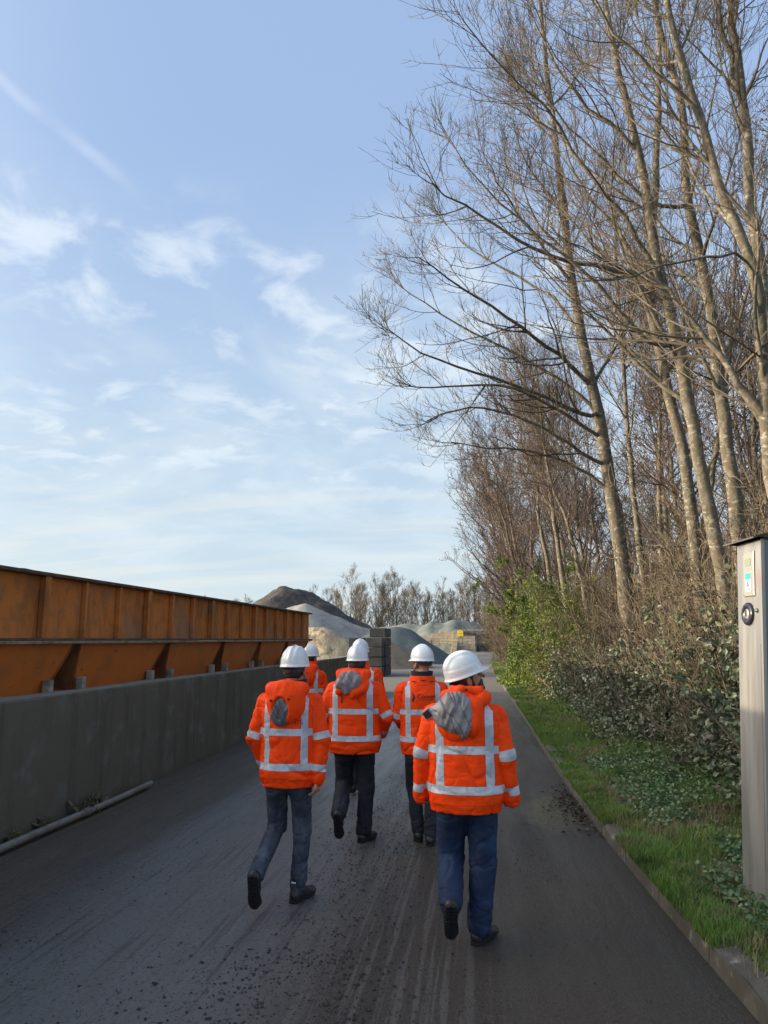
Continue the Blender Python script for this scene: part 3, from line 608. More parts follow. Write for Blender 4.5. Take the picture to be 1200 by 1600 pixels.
# ---- generic background trees (copied)
def gen_tree(seed, H=13., mt=mtwig2, cones=True, spread=1., n1=16, m=mbark, dense=1., lean=0., rmin=.009, t0=.22):
    r = np.random.default_rng(seed); n = 14; z = np.linspace(0, H, n)
    T = np.stack([lean*z/H*(z/H)+np.cumsum(r.normal(0, .10, n)), np.cumsum(r.normal(0, .10, n)), z], 1); T[0, :2] = 0
    TR = np.linspace(H*.012, H*.0025, n); V, Q = tubes(T[None], TR[None], 7); trunk = mesh('trunk', V, Q, smooth=True); trunk.materials.append(m)
    A, AR = children(T[None], TR[None], n1, (H*.25*spread, H*.42*spread), 48, 9, up=.9, wig=.09, t0=t0, t1=1, rs=.45, rmin=.02, r=r)
    c1, r1 = children(A, AR, int(8*dense), (H*.08, H*.17), 40, 7, up=.6, wig=.12, t0=.15, rs=.5, rmin=rmin*1.3, r=r)
    c2, r2 = children(c1, r1, int(6*dense), (H*.035, H*.08), 42, 5, up=.4, wig=.14, t0=.15, rs=.6, rmin=rmin, r=r)
    V, Q = pack([(A, AR, 5), (c1, r1, 3), (c2, r2, 3)]); T3 = None
    crown = mesh('crown', V, Q); crown.materials.append(mt)
    if cones:
        e = c2[r.random(len(c2)) < .75][:, -1]; Vc, Tc = leafquads(e, np.full(len(e), .07), r, asp=.8)
        e2 = c2[r.random(len(c2)) < .5][:, 2]; V2, T2 = leafquads(e2, np.full(len(e2), .06), r, asp=.8)
        cm = mesh('catkins', np.concatenate([Vc, V2]), None, np.concatenate([Tc, T2+len(Vc)])); cm.materials.append(mcat)
        return [('trunk', trunk), ('crown', crown), ('catkins', cm)]
    return [('trunk', trunk), ('crown', crown)]
def place(protos, name, cat, x, y, z, rz, s, label, grp, sx=1.):
    root = empty(name, (x, y, z), rz, label, cat, grp); root.scale = (s*sx, s*sx, s)
    for nm, me in protos: o = bpy.data.objects.new(nm, me); C.link(o); o.parent = root
    return root
TV = [gen_tree(50+i, 12.5, lean=[-.8, .5, 0][i], dense=1.1) for i in range(3)]
OV = [gen_tree(55+i, 12.5, dense=1.15, spread=1.45, t0=.14, n1=22, lean=-3.2) for i in range(2)]
wood = [(7, 13, .9), (9, 13.5, 1.), (12, 16, 1.1), (10.5, 20, 1.), (8, 22, .95), (13.5, 25, 1.1), (10.6, 28, 1.05), (7.5, 29, .95), (16, 33, 1.1), (12, 38, 1.1), (9, 37, 1.), (7, 41, 1.), (11, 48, 1.1), (6.2, 50, 1.), (15, 44, 1.1), (8.6, 62, 1.1), (5.6, 66, 1.), (12, 58, 1.1), (6.8, 80, 1.05), (5.2, 19, .85), (3.8, 31, .86), (6.6, 26, .95), (2.6, 38, .84), (5.2, 36, .95), (2.2, 45, .86), (4.6, 46, 1.), (1.9, 52, .88), (3.6, 57, 1.), (2.3, 62, .95), (3.6, 72, 1.), (4.8, 85, 1.05), (7.8, 33, 1.), (9.5, 24, .95), (8.8, 43, 1.05), (11.5, 32, 1.1), (6.9, 15, .85), (9.2, 17, .9), (7.4, 54, 1.1), (12.5, 22, 1.), (3.3, 100, 1.05), (6.8, 112, 1.1), (14, 28, 1.1)]
for i, (x, y, s) in enumerate(wood):
    lb = 'dark twiggy alder deep in the wood behind the steel post' if x > y*.27 else 'dark twiggy alder behind the foremost pale trunk and the mottled trunk' if y < 30 else 'dark twiggy alder standing behind the tall green bush' if y < 50 else 'dark twiggy alder at the far end of the wood near the road bend'
    place(TV[i % 3], 'alder_tree', 'tree', x, y, .15, rng.uniform(0, 6.28), s*rng.uniform(.94, 1.06), lb, 'dense alders of the wood')
for i, (x, y, s, lb) in enumerate([(2.6, 39, .9, 'leftmost'), (2.2, 44, .95, 'lowest'), (2.9, 41, .98, 'second'), (2.6, 47, 1.05, 'third'), (2.5, 54, 1.12, 'fourth'), (2.8, 63, 1.2, 'fifth'), (3.3, 73, 1.25, 'farthest'), (4.0, 35, .95, 'nearest')]):
    place(OV[i % 2], 'alder_tree', 'tree', x, y, .15, rng.uniform(-.5, .5), s, lb+' of the wide bare trees overhanging the verge beyond the green bush', 'bare trees overhanging the far verge')
# ---- twiggy thicket shrubs
def gen_shrub(seed, H=3.6, ns=20, mt=mtwig3, dense=1., spread=1., rmin=.006):
    r = np.random.default_rng(seed); n = 9; P = np.empty((ns, n, 3)); P[:, 0] = np.c_[r.normal(0, .078*H, (ns, 2)), np.zeros(ns)]
    az = r.uniform(0, 6.28, ns); el = r.uniform(.12, .75, ns)*spread; d = np.c_[np.cos(az)*np.sin(el), np.sin(az)*np.sin(el), np.cos(el)]; ln = H*r.uniform(.7, 1.15, ns)/(n-1)
    for k in range(1, n): d = unit(d+r.normal(0, .09, d.shape)+np.array([0, 0, .03])); P[:, k] = P[:, k-1]+d*ln[:, None]
    Rd = np.linspace(.020, .006, n)[None]*r.uniform(.6, 1.3, (ns, 1))
    c1, r1 = children(P, Rd, int(12*dense), (H*.16, H*.36), 42, 7, up=.35, wig=.16, t0=.08, rs=.55, rmin=rmin*1.2, r=r)
    c2, r2 = children(c1, r1, int(6*dense), (H*.06, H*.15), 45, 5, up=.25, wig=.18, t0=.15, rs=.65, rmin=rmin, r=r)
    V, Q = pack([(P, Rd, 5)]); a = mesh('stems', V, Q, smooth=True); a.materials.append(mt)
    V, Q = pack([(c1, r1, 3), (c2, r2, 3)]); b = mesh('twigs', V, Q); b.materials.append(mt)
    return [('stems', a), ('twigs', b)], c1, c2
SV = [gen_shrub(80+i, 3.6)[0] for i in range(2)]+[gen_shrub(83, 3.6, mt=mtwig2)[0]]
shr = [(5.0, 12.5, 1.3), (6.0, 17, 1.5), (5.2, 24, 1.5), (7.4, 22, 1.7), (6, 30, 1.6), (9, 29, 1.8), (5, 40, 1.7), (7.6, 15, 1.5), (10, 23, 1.9), (3.0, 10.5, .75), (3.9, 12.6, .95), (3.1, 14.6, .85), (4.2, 16.8, 1.05), (2.9, 18.8, .95), (4.0, 21, 1.1), (3.6, 24.5, 1.15), (4.7, 27.5, 1.2), (2.7, 29, .9), (4.3, 32, 1.25), (2.3, 37, 1.05), (3.4, 41, 1.3), (1.9, 44, 1.1), (1.6, 49.5, 1.2), (2.7, 54, 1.45), (1.5, 56, 1.2), (1.5, 61, 1.3), (1.8, 67, 1.4), (2.4, 74, 1.5), (3.0, 82, 1.6), (3.4, 91, 1.6), (4.6, 102, 1.7), (5.4, 14.5, 1.1), (5.9, 20, 1.3), (6.6, 11.6, 1.2), (7.6, 26, 1.5), (4.9, 9.4, .9), (6.3, 36, 1.6), (3.9, 8.0, .65), (8.5, 19, 1.5)]
for i, (x, y, s) in enumerate(shr):
    lb = 'leafless brown shrub in the tangle behind the steel post' if x > y*.27 else 'leafless brown shrub in the tangle at the feet of the near trunks' if y < 26 else 'leafless brown shrub beside or behind the tall green bush' if y < 42 else 'leafless brown shrub along the verge at the far road bend'
    place(SV[i % 3], 'thicket_shrub', 'shrub', x, y, .2, rng.uniform(0, 6.28), s, lb, 'bare shrubs of the thicket')
# ---- leafy bushes
def leafy(name, x, y, z, rx, ry, H, nl, size, m, label, cat, grp=None, seed=1, mt=mtwig3, lump=.35, asp=.5, shell=.5, stems=14, droop=0.):
    r = np.random.default_rng(seed); root = empty(name, (x, y, z), 0, label, cat, grp)
    g, c1, c2 = gen_shrub(seed, H, stems, mt, .55); s = np.array([rx/(H*.42), ry/(H*.42), .95])
    for nm, me in g: o = bpy.data.objects.new(nm, me); C.link(o); o.parent = root; o.scale = s
    u = unit(r.normal(size=(nl, 3))); u[:, 2] = np.abs(u[:, 2])*1.0-.12; rad = r.uniform(0, 1, nl)**(.5-.28*shell)
    k = 1+lump*2*fbm(u, 2.4, 3, seed*3.1)
    P = u*rad[:, None]*k[:, None]*np.array([rx, ry, H*.98]); P[:, 2] = np.maximum(P[:, 2], .02)
    keep = fbm(P+seed*5, 1.6, 3) > -.16; P = P[keep]
    tp = c2.reshape(-1, 3)*s; tp = tp[r.integers(0, len(tp), nl//4)]+r.normal(0, .03, (nl//4, 3)); P = np.concatenate([P, tp])
    V, T = leafquads(P, np.full(len(P), size), r, flat=.25, asp=asp, droop=droop); o = link('foliage', mesh('foliage', V, None, T), m, root)
    return root
leafy('evergreen_bush', 2.6, 31, .2, 1.8, 3.0, 5.0, 78000, .10, mlf, 'tall bright green leafy bush at the edge of the grass verge, in the sun', 'bush', seed=101, lump=.30, shell=.75)
leafy('evergreen_bush', 3.0, 26.5, .2, 1.5, 1.9, 3.9, 26000, .08, mlf, 'darker lower part green bush leaning into the thicket right of the tallest green bush', 'bush', seed=102)
leafy('yellowing_shrub', 3.3, 22.5, .2, 1.5, 1.8, 2.9, 11000, .085, mlfy, 'olive shrub with scattered yellow leaves left of the foremost pale trunk', 'shrub', seed=103, lump=.5, shell=.2)
leafy('yellowing_shrub', 2.25, 25.5, .2, .9, 1.5, 1.8, 9000, .07, mlfy, 'low olive shrub spilling onto the grass below the tall green bush', 'shrub', seed=104, lump=.5, shell=.2)
for i, (x, y, rx, ry, H, lb) in enumerate([(4.2, 17.5, 1.2, 1.5, 3.0, 'sparse olive shrub right of the foremost pale trunk'), (4.6, 13.5, 1.2, 1.4, 2.9, 'sparse olive shrub below the mottled trunk'), (5.0, 21.5, 1.5, 1.6, 3.6, 'tall olive shrub deep between the foremost pale trunk and the mottled trunk'), (4.2, 10.8, 1.0, 1.1, 2.4, 'olive shrub left of the steel post above the brambles'), (4.6, 30, 1.7, 2., 4.6, 'tall sparse olive shrub right of the tall green bush')]):
    leafy('olive_shrub', x, y, .2, rx, ry, H, 7000, .075, mlfo, lb, 'shrub', 'sparse olive shrubs in the thicket', 160+i, lump=.6, shell=.1)
br = [(1.95, 38, .8, 1.5, 1.3), (2.1, 33.5, .8, 1.5, 1.0), (2.15, 22, .75, 1.4, 1.05), (2.3, 19.3, .85, 1.3, 1.15), (2.35, 16.8, .85, 1.2, 1.2), (2.45, 14.7, .85, 1.1, 1.25), (2.55, 12.8, .85, 1.0, 1.3), (2.75, 11.2, .85, .9, 1.45), (2.95, 9.8, .85, .8, 1.6), (3.05, 8.5, .8, .75, 1.55), (3.1, 7.3, .7, .7, 1.3), (3.7, 9.6, .8, .9, 2.1)]
bl = ['far small bramble mound in the sun at the verge bend', 'bramble mound below the far end of the green bush', 'bramble mound right below the olive shrub', 'low bramble mound left of the foremost pale trunk', 'bramble mound at the foot of the foremost pale trunk', 'bramble mound just right of the foremost pale trunk base', 'grey green bramble mound halfway between the pale trunk and the steel post', 'large leaved grey green bramble bush, second left of the steel post', 'large drooping bramble bush immediately left of the steel post', 'bramble bush partly hidden by the steel post', 'bramble bush behind the lower half of the steel post', 'tall bramble with broad leaves behind the head of the steel post']
for i, (x, y, rx, ry, H) in enumerate(br):
    x +=   .34 if y < 18 else .26 if y < 25 else .15
    n = int(3200+7600/(1+y/8)); leafy('bramble_bush', x, y, .2, rx, ry, H*1.22*(.72, 1.1, .9, 1.2, .85, 1.1, 1.2, .9, 1.12, .95, 1.1, 1.1)[i], n, .095 if y < 11 else .075, mlfg, bl[i], 'bush', 'bramble bushes along the verge', 110+i, mtwig3, .75, .62, .25, 16, droop=.5)
# weeds at the wall foot
for i, (x, y, s) in enumerate([(-4.38, 8.1, .22), (-4.42, 7.4, .15), (-4.40, 8.5, .18), (-4.45, 6.9, .12)]):
    leafy('weed_plant', x, y, 0, s*.6, s, s*.9, 200, .03, mlfy, ['middle weed growing over the grey pipe at the wall foot', 'second nearest weed at the wall foot', 'farthest weed at the wall foot near the end of the pipe', 'nearest and smallest weed between wall and pipe'][i], 'weed', 'weeds at the wall foot', 140+i, stems=5)
# ---- grass and ivy on the verge
def blades(n, y0, y1, dmax, h, wd, r, off=.12):
    yy = y0*(y1/y0)**r.random(n) if y0 > 0 else r.uniform(y0, y1, n); d = off+r.random(n)**.9*dmax; xx = kx(yy)+d; zz = np.where(d < .13, .115, vz(xx, yy))
    az = r.uniform(0, 6.28, n); H = h*r.uniform(.4, 1.3, n)*(1+1.2*vn(np.c_[xx, yy, 0*xx], 1.6)+.8*vn(np.c_[xx, yy, 0*xx], 5.)); ln = r.uniform(.1, .9, n)*H
    dx, dy = np.cos(az), np.sin(az); B = np.c_[xx, yy, zz-.01]; side = np.c_[-dy, dx, 0*dx]*(wd*(1+yy/18))[:, None]
    m_ = B+np.c_[dx*ln*.35, dy*ln*.35, H*.6]; t_ = B+np.c_[dx*ln, dy*ln, H*.95]
    V = np.stack([B-side, B+side, m_+side*.7, m_-side*.7, t_], 1).reshape(-1, 3); i = np.arange(n)*5
    return V, np.stack([i, i+1, i+2, i+3], 1), np.stack([i+3, i+2, i+4], 1)
V, Q, T = blades(120000, 3.2, 60, 2.1, .085, .0022, rng)
V2, Q2, T2 = blades(70000, 4.0, 60, .30, .085, .0022, rng, -.005)
yb_ = V2.reshape(-1, 5, 3)[:, 0, 1]; kp = rng.random(len(yb_)) < np.clip((yb_-4.1)/1.8, .02, 1); kp &= (vn(np.c_[yb_*1.3, 0*yb_, 0*yb_], 1.) > -.30); Q2 = Q2[kp]; T2 = T2[kp]
V3, Q3, T3 = blades(9000, 3.3, 16, 1.3, .10, .0020, rng, .06); kp = vn(V3.reshape(-1, 5, 3)[:, 0]*np.array([1, 1, 0]), .9, 9.) > -.08
mstraw = M('straw_blades', (.24, .19, .10), .8, var=[((.15, .12, .06), 2, .45, .6, 3)])
tag(link('dry_grass', mesh('dry_grass', V3, Q3[kp], T3[kp]), mstraw), 'dry straw coloured grass tufts among the green near the kerb', 'grass', kind='stuff')
tag(link('grass', mesh('grass', np.concatenate([V, V2]), np.concatenate([Q, Q2+len(V)]), np.concatenate([T, T2+len(V)])), mgrass), 'short green grass on the verge between the kerb and the brambles', 'grass', kind='stuff')
n = 34000; yy = 4.2*(15/4.2)**rng.random(n); d = .35+2.1*rng.random(n)**.8; xx = kx(yy)+d; ok = vn(np.c_[xx, yy, 0*xx], .9, 3.)+.25*vn(np.c_[xx, yy, 0*xx], 3) > -.16+.12*(d < .7); xx, yy = xx[ok], yy[ok]
Pv = np.c_[xx, yy, vz(xx, yy)+rng.uniform(.01, .10, len(xx))]; V, T = leafquads(Pv, np.full(len(Pv), .040), rng, flat=.85, asp=.95)
tag(link('ground_ivy', mesh('ground_ivy', V, None, T), mivy), 'small round leaved ground ivy spreading through the near verge grass', 'ground cover', kind='stuff')
# dead leaves and mud clods
n = 2400; yy = 3.4*(30/3.4)**rng.random(n); d = rng.uniform(.12, 2.4, n); xx = kx(yy)+d
V, T = leafquads(np.c_[xx, yy, vz(xx, yy)+rng.uniform(.0, .05, n)], np.full(n, .045), rng, flat=.7, asp=.6)
tag(link('leaf_litter', mesh('leaf_litter', V, None, T), M('dead_leaves', (.20, .135, .07), .8, var=[((.09, .06, .035), 9, .45, .6, 3)])), 'brown dead leaves strewn over the verge', 'leaf litter', kind='stuff')
# ---- far rows of trees
FV = [gen_tree(60+i, 14, mtwig3, False, 1.25, 34, dense=.85, rmin=.020, t0=.07) for i in range(3)]
FV.append(gen_tree(64, 15, mtwig3, False, 1.25, 26, dense=.9, rmin=.022, t0=.08))
k = 0
for x in np.arange(-44, 12, .85):
    big = (k % 5 == 3); rr = rng.uniform
    place(FV[3] if big else FV[k % 3], 'row_tree', 'tree', x+rr(-.6, .6), 168+rr(-6, 26), 0, rr(0, 6.28), (1.0+.12*math.sin(x*.22+1)+rr(-.14, .10))*(.98 if x > -22 else .88), 'pale bare tree in the far row above the grey and blue heaps' if x < -14 else 'pale bare tree in the far row above the block walls and the road end', 'far row of bare trees', .85); k += 1
for x in np.arange(-118, -70, 3.6):
    place(FV[k % 4], 'row_tree', 'tree', x+rng.uniform(-1, 1), 262+rng.uniform(-6, 10), 0, rng.uniform(0, 6.28), .95+rng.uniform(-.12, .15), 'distant bare tree on the horizon seen over the orange hoppers', 'distant bare trees over the hoppers', .9); k += 1
# ------------------------------------------------------------------ people: implicit surfaces on a grid
def axis(lo, hi, h, fine=()):
    out = [lo]; 
    while out[-1] < hi:
        x = out[-1]; st = h
        for a, b, f in fine:
            if a-h*1.01 < x < b: st = min(st, f if x >= a-1e-6 else max(f, min(h, a-x+1e-6)))
        out.append(x+st)
    return np.array(out, np.float32)
class SDF:
    def __init__(s, xs, ys, zs):
        s.ax = [np.asarray(a, np.float32) for a in (xs, ys, zs)]; s.f = np.full([len(a) for a in s.ax], 1., np.float32); s.h = .01
    def sl(s, lo, hi):
        S = []; Cc = []
        for i, (a, l, h) in enumerate(zip(s.ax, lo, hi)):
            i0 = max(int(np.searchsorted(a, l))-1, 0); i1 = min(int(np.searchsorted(a, h))+1, len(a))
            if i1-i0 < 1: return None, None
            S.append(slice(i0, i1)); sh = [1, 1, 1]; sh[i] = -1; Cc.append(a[i0:i1].reshape(sh))
        return tuple(S), Cc
    def put(s, S, d, k, op='u'):
        f = s.f[S]
        if op == 'u':
            if k > 0: h = np.clip(.5+.5*(f-d)/k, 0, 1); s.f[S] = f*(1-h)+d*h-k*h*(1-h)
            else: s.f[S] = np.minimum(f, d)
        else:
            d = -d
            if k > 0: h = np.clip(.5-.5*(f-d)/k, 0, 1); s.f[S] = f*(1-h)+d*h+k*h*(1-h)
            else: s.f[S] = np.maximum(f, d)
    def cone(s, a, b, ra, rb, k=.01, op='u', sq=None):
        a = np.array(a, float); b = np.array(b, float); m = max(ra, rb)+k+.03
        S, c = s.sl(np.minimum(a, b)-m, np.maximum(a, b)+m)
        if S is None: return s
        ab = b-a; L2_ = ab@ab+1e-9; p = [c[i]-a[i] for i in range(3)]
        t = np.clip((p[0]*ab[0]+p[1]*ab[1]+p[2]*ab[2])/L2_, 0, 1)
        d = np.sqrt(sum((p[i]-t*ab[i])**2 for i in range(3)))-(ra+(rb-ra)*t); s.put(S, d.astype(np.float32), k, op); return s
    def ell(s, c0, r, Rm=None, k=.01, op='u'):
        c0 = np.array(c0, float); m = max(r)+k+.03; S, c = s.sl(c0-m, c0+m)
        if S is None: return s
        p = [c[i]-c0[i] for i in range(3)]
        if Rm is not None: q = [sum(Rm[j][i]*p[j] for j in range(3)) for i in range(3)]
        else: q = p
        k0 = np.sqrt(sum((q[i]/r[i])**2 for i in range(3))); k1 = np.sqrt(sum((q[i]/r[i]**2)**2 for i in range(3)))+1e-6
        s.put(S, (k0*(k0-1)/k1).astype(np.float32), k, op); return s
    def loft(s, z, a, b, y0=0., k=.02, p=2.4, op='u'):
        z = np.array(z); S, c = s.sl((-.5, -.5, z[0]-.05), (.5, .5, z[-1]+.05)); zz = c[2].ravel()
        A = np.interp(zz, z, a).reshape(1, 1, -1); B = np.interp(zz, z, b).reshape(1, 1, -1); Y0 = (np.interp(zz, z, y0).reshape(1, 1, -1) if np.ndim(y0) else y0)
        e = (np.abs(c[0]/A)**p+np.abs((c[1]-Y0)/B)**p)**(1/p); d = (e-1)*np.minimum(A, B)
        d = np.maximum(d, np.maximum(z[0]-c[2], c[2]-z[-1])); s.put(S, d.astype(np.float32), k, op); return s
    def clip(s, n, o, k=.004):
        """keep the side where (p-o).n < 0"""
        c = [s.ax[i].reshape([-1 if j == i else 1 for j in range(3)]) for i in range(3)]
        d = sum((c[i]-o[i])*n[i] for i in range(3)); s.f = np.maximum(s.f, d.astype(np.float32)); return s
    def mesh(s):
        f = s.f; neg = f < 0; nx, ny, nz = f.shape
        cnt = np.zeros((nx-1, ny-1, nz-1), np.uint8)
        for i in (0, 1):
            for j in (0, 1):
                for k in (0, 1): cnt += neg[i:nx-1+i, j:ny-1+j, k:nz-1+k]
        act = (cnt > 0) & (cnt < 8); cells = np.argwhere(act); acc = np.zeros((len(cells), 3)); nn = np.zeros(len(cells))
        I, J, K = cells.T
        cs = [(i, j, k) for i in (0, 1) for j in (0, 1) for k in (0, 1)]
        for a in cs:
            for d in range(3):
                if a[d]: continue
                b = list(a); b[d] = 1
                fa = f[I+a[0], J+a[1], K+a[2]]; fb = f[I+b[0], J+b[1], K+b[2]]; x = (fa < 0) != (fb < 0)
                t = np.where(x, fa/np.where(x, fa-fb, 1), 0); t = np.clip(t, .02, .98); p = np.array(a, float)[None].repeat(len(cells), 0); p[:, d] += t
                acc += p*x[:, None]; nn += x
        fr = acc/nn[:, None]; V = np.empty_like(fr)
        for d in range(3): A = s.ax[d]; i = cells[:, d]; V[:, d] = A[i]+fr[:, d]*(A[i+1]-A[i])
        idm = np.full(act.shape, -1, np.int32); idm[act] = np.arange(len(cells)); Q = []
        for d in range(3):
            lo = [slice(None)]*3; hi = [slice(None)]*3; lo[d] = slice(0, -1); hi[d] = slice(1, None)
            A = neg[tuple(lo)]; B = neg[tuple(hi)]; e = np.argwhere(A != B); u, v = [(1, 2), (2, 0), (0, 1)][d]
            ok = (e[:, u] > 0) & (e[:, v] > 0) & (e[:, u] < f.shape[u]-1) & (e[:, v] < f.shape[v]-1); e = e[ok]; sg = A[tuple(e.T)]
            def at(du, dv): q = e.copy(); q[:, u] -= du; q[:, v] -= dv; return idm[tuple(q.T)]
            q = np.stack([at(1, 1), at(0, 1), at(0, 0), at(1, 0)], 1); q[~sg] = q[~sg][:, ::-1]; Q.append(q)
        Q = np.concatenate(Q); Q = Q[(Q >= 0).all(1)]
        return V, Q
def vnormals(V, Q):
    n = np.cross(V[Q[:, 2]]-V[Q[:, 0]], V[Q[:, 3]]-V[Q[:, 1]]); o = np.zeros_like(V)
    for i in range(4): np.add.at(o, Q[:, i], n)
    return unit(o)
def relax(V, Q, it=1, w_=.5):
    for _ in range(it):
        s = np.zeros_like(V); c = np.zeros(len(V))
        for i in range(4):
            for j in (1, 3): np.add.at(s, Q[:, i], V[Q[:, (i+j) % 4]]); np.add.at(c, Q[:, i], 1)
        V = V*(1-w_)+w_*s/np.maximum(c, 1)[:, None]
    return V
def ridge(P, s, o=3, off=0.): return .25-np.abs(fbm(P, s, o, off))
def setattr_f(me, name, a): at = me.attributes.new(name, 'FLOAT', 'POINT'); at.data.foreach_set('value', np.asarray(a, np.float32))
def setattr_v(me, name, a): at = me.attributes.new(name, 'FLOAT_VECTOR', 'POINT'); at.data.foreach_set('vector', np.asarray(a, np.float32).ravel())
def band(v, c, hw): return ramp(mth('ABSOLUTE', mth('SUBTRACT', v, c)), hw-.0012, hw+.0012, 1, 0)
def jacket_extra(cur, co, b):
    s = nd('ShaderNodeSeparateXYZ'); L.new(attr('torso', 'Vector'), s.inputs[0]); x, y, z = s.outputs; arm = ramp(attr('arm'), .45, .55); ad = attr('along')
    ax = mth('ABSOLUTE', x)
    t = mth('MAXIMUM', band(z, 1.215, .026), band(z, .965, .026))
    vx = mth('ADD', .146, mth('MULTIPLY', mth('SUBTRACT', noise(co, 3, 2), .5), .02))
    t = mth('MAXIMUM', t, mth('MULTIPLY', band(ax, vx, .025), ramp(z, .962, .966)))
    t = mth('MULTIPLY', t, mth('SUBTRACT', 1., arm))
    a = mth('MULTIPLY', mth('MAXIMUM', band(ad, .265, .026), band(ad, .495, .026)), arm)
    m_ = mth('MAXIMUM', t, a)
    tape = mixc(ramp(noise(co, 9, 4), .4, .62), (.60, .63, .68), (.42, .45, .50))
    eg = mth('MAXIMUM', mth('MULTIPLY', mth('MAXIMUM', mth('MULTIPLY', band(ax, vx, .0285), ramp(z, .955, .965)), mth('MAXIMUM', band(z, 1.215, .0295), mth('MAXIMUM', band(z, .965, .0295), band(z, .872, .002)))), mth('SUBTRACT', 1., arm)), mth('MULTIPLY', mth('MAXIMUM', band(ad, .265, .0295), band(ad, .495, .0295)), arm))
    seam = mth('MULTIPLY', band(attr('arm'), .5, .10), ramp(z, 1.0, 1.05))
    cur = mixc(mth('MULTIPLY', mth('MAXIMUM', eg, seam), .55), cur, (.42, .025, .003))
    cur = mixc(m_, cur, tape); L.new(ramp(m_, 0, 1, .62, .38), b.inputs['Roughness'])
    return cur
mjk = M('orange_hi_vis', (1., .068, .004), .6, spec=.15, var=[((.92, .045, .003), 7, .5, .72, 4)], bump=[(14, .55, .008), (60, .35, .0025), (420, .25, .0006)], extra=jacket_extra)
mho = M('orange_hood', (1., .068, .004), .6, spec=.15, var=[((.92, .045, .003), 9, .5, .7, 4)], bump=[(20, .5, .006), (80, .3, .002)])
mli = M('grey_lining', (.27, .25, .255), .45, var=[((.20, .18, .19), 6, .45, .6, 3)], bump=[(9, .9, .02, (1, 1, .4)), (40, .4, .004)])
mlid = M('dark_grey_lining', (.11, .105, .12), .45, var=[((.17, .165, .18), 9, .5, .66, 4)], bump=[(12, 1., .02, (1, 1, .35)), (60, .5, .003)])
mskin = M('skin', (.46, .23, .16), .5, var=[((.36, .15, .10), 14, .5, .7, 3)], bump=[(120, .2, .001)])
mskin2 = M('tan_skin', (.33, .17, .11), .5, var=[((.26, .11, .07), 14, .5, .7, 3)], bump=[(120, .2, .001)])
mhair = M('dark_hair', (.018, .013, .010), .6, bump=[(160, .8, .002, (1, 1, .3))])
mblk_ = M('black_fleece', (.015, .015, .020), .9, bump=[(60, .6, .004)])
mhat = M('white_hard_plastic', (.72, .74, .75), .30, var=[((.58, .60, .60), 9, .55, .75, 4), ((.40, .40, .36), 30, .68, .78, 3)], coat=.3)
mstrap = M('black_strap', (.014, .014, .022), .5)
mjean = M('dark_denim', (.040, .050, .075), .85, var=[((.085, .10, .135), 5, .48, .68, 5), ((.02, .025, .04), 9, .5, .68, 4)], bump=[(22, .6, .008), (300, .4, .0008)])
mblue_t = M('navy_trousers', (.007, .020, .060), .8, var=[((.010, .038, .095), 4, .48, .66, 4)], bump=[(18, .6, .008), (260, .4, .0008)])
mblack_t = M('black_trousers', (.010, .011, .018), .8, var=[((.02, .022, .035), 5, .5, .68, 4)], bump=[(18, .6, .008)])
mgrey_t = M('grey_trousers', (.020, .024, .032), .85, var=[((.045, .05, .058), 5, .48, .66, 4)], bump=[(18, .6, .008)])
mshoe = M('black_leather', (.018, .018, .020), .45, var=[((.05, .047, .042), 14, .5, .7, 4)], bump=[(30, .5, .004)])
msole = M('black_rubber', (.012, .012, .013), .8, bump=[(45, .8, .006)])
mtab = M('reflective_tab', (.75, .77, .8), .4)
mlogo = M('dark_print', (.035, .012, .02), .7)
# shoe (shared)
sd_ = SDF(axis(-.07, .07, .005), axis(-.10, .24, .005), axis(-.01, .20, .005))
sd_.cone((0, -.035, .045), (0, .05, .05), .040, .040, .02).cone((0, .05, .045), (.004, .150, .032), .040, .036, .03).cone((0, -.012, .06), (0, -.006, .155), .041, .046, .03).cone((-.012, .09, .04), (.02, .155, .035), .030, .030, .02).clip((0, 0, -1), (0, 0, .016))
sV, sQ = sd_.mesh(); sV = relax(sV, sQ, 1); shoe_me = mesh('shoe', sV, sQ, smooth=True); shoe_me.materials.append(mshoe)
ol = [(0, -.078), (.026, -.070), (.036, -.045), (.036, 0), (.038, .05), (.047, .10), (.044, .15), (.026, .188), (0, .196), (-.026, .182), (-.040, .145), (-.042, .10), (-.034, .05), (-.034, 0), (-.036, -.045), (-.026, -.070)]
smb = MB()
def slab(mb, pts, z0, z1):
    n = len(pts); V = [(x, y, z0) for x, y in pts]+[(x*1.03, y*1.01, z1) for x, y in pts]
    mb.add(V, [(i, (i+1) % n, (i+1) % n+n, i+n) for i in range(n)], [(0, i+1, i) for i in range(1, n-1)]+[(n, n+i, n+i+1) for i in range(1, n-1)])
slab(smb, ol, .006, .024)
for k in range(11):
    y = -.066+k*.0235
    if k == 4: continue
    wx = np.interp(y, [-.078, -.05, .05, .1, .15, .19], [.02, .032, .030, .040, .038, .016]); smb.box(-wx, -.004, y-.007, y+.007, -.002, .0058); smb.box(.004, wx, y-.007, y+.007, -.002, .0058)
sole_o = smb.build('sole', msole); sole_me = sole_o.data; bpy.data.objects.remove(sole_o)
def rot(yaw=0, pitch=0, roll=0): return np.array(Matrix.Rotation(yaw, 3, 'Z') @ Matrix.Rotation(pitch, 3, 'X') @ Matrix.Rotation(roll, 3, 'Y'))
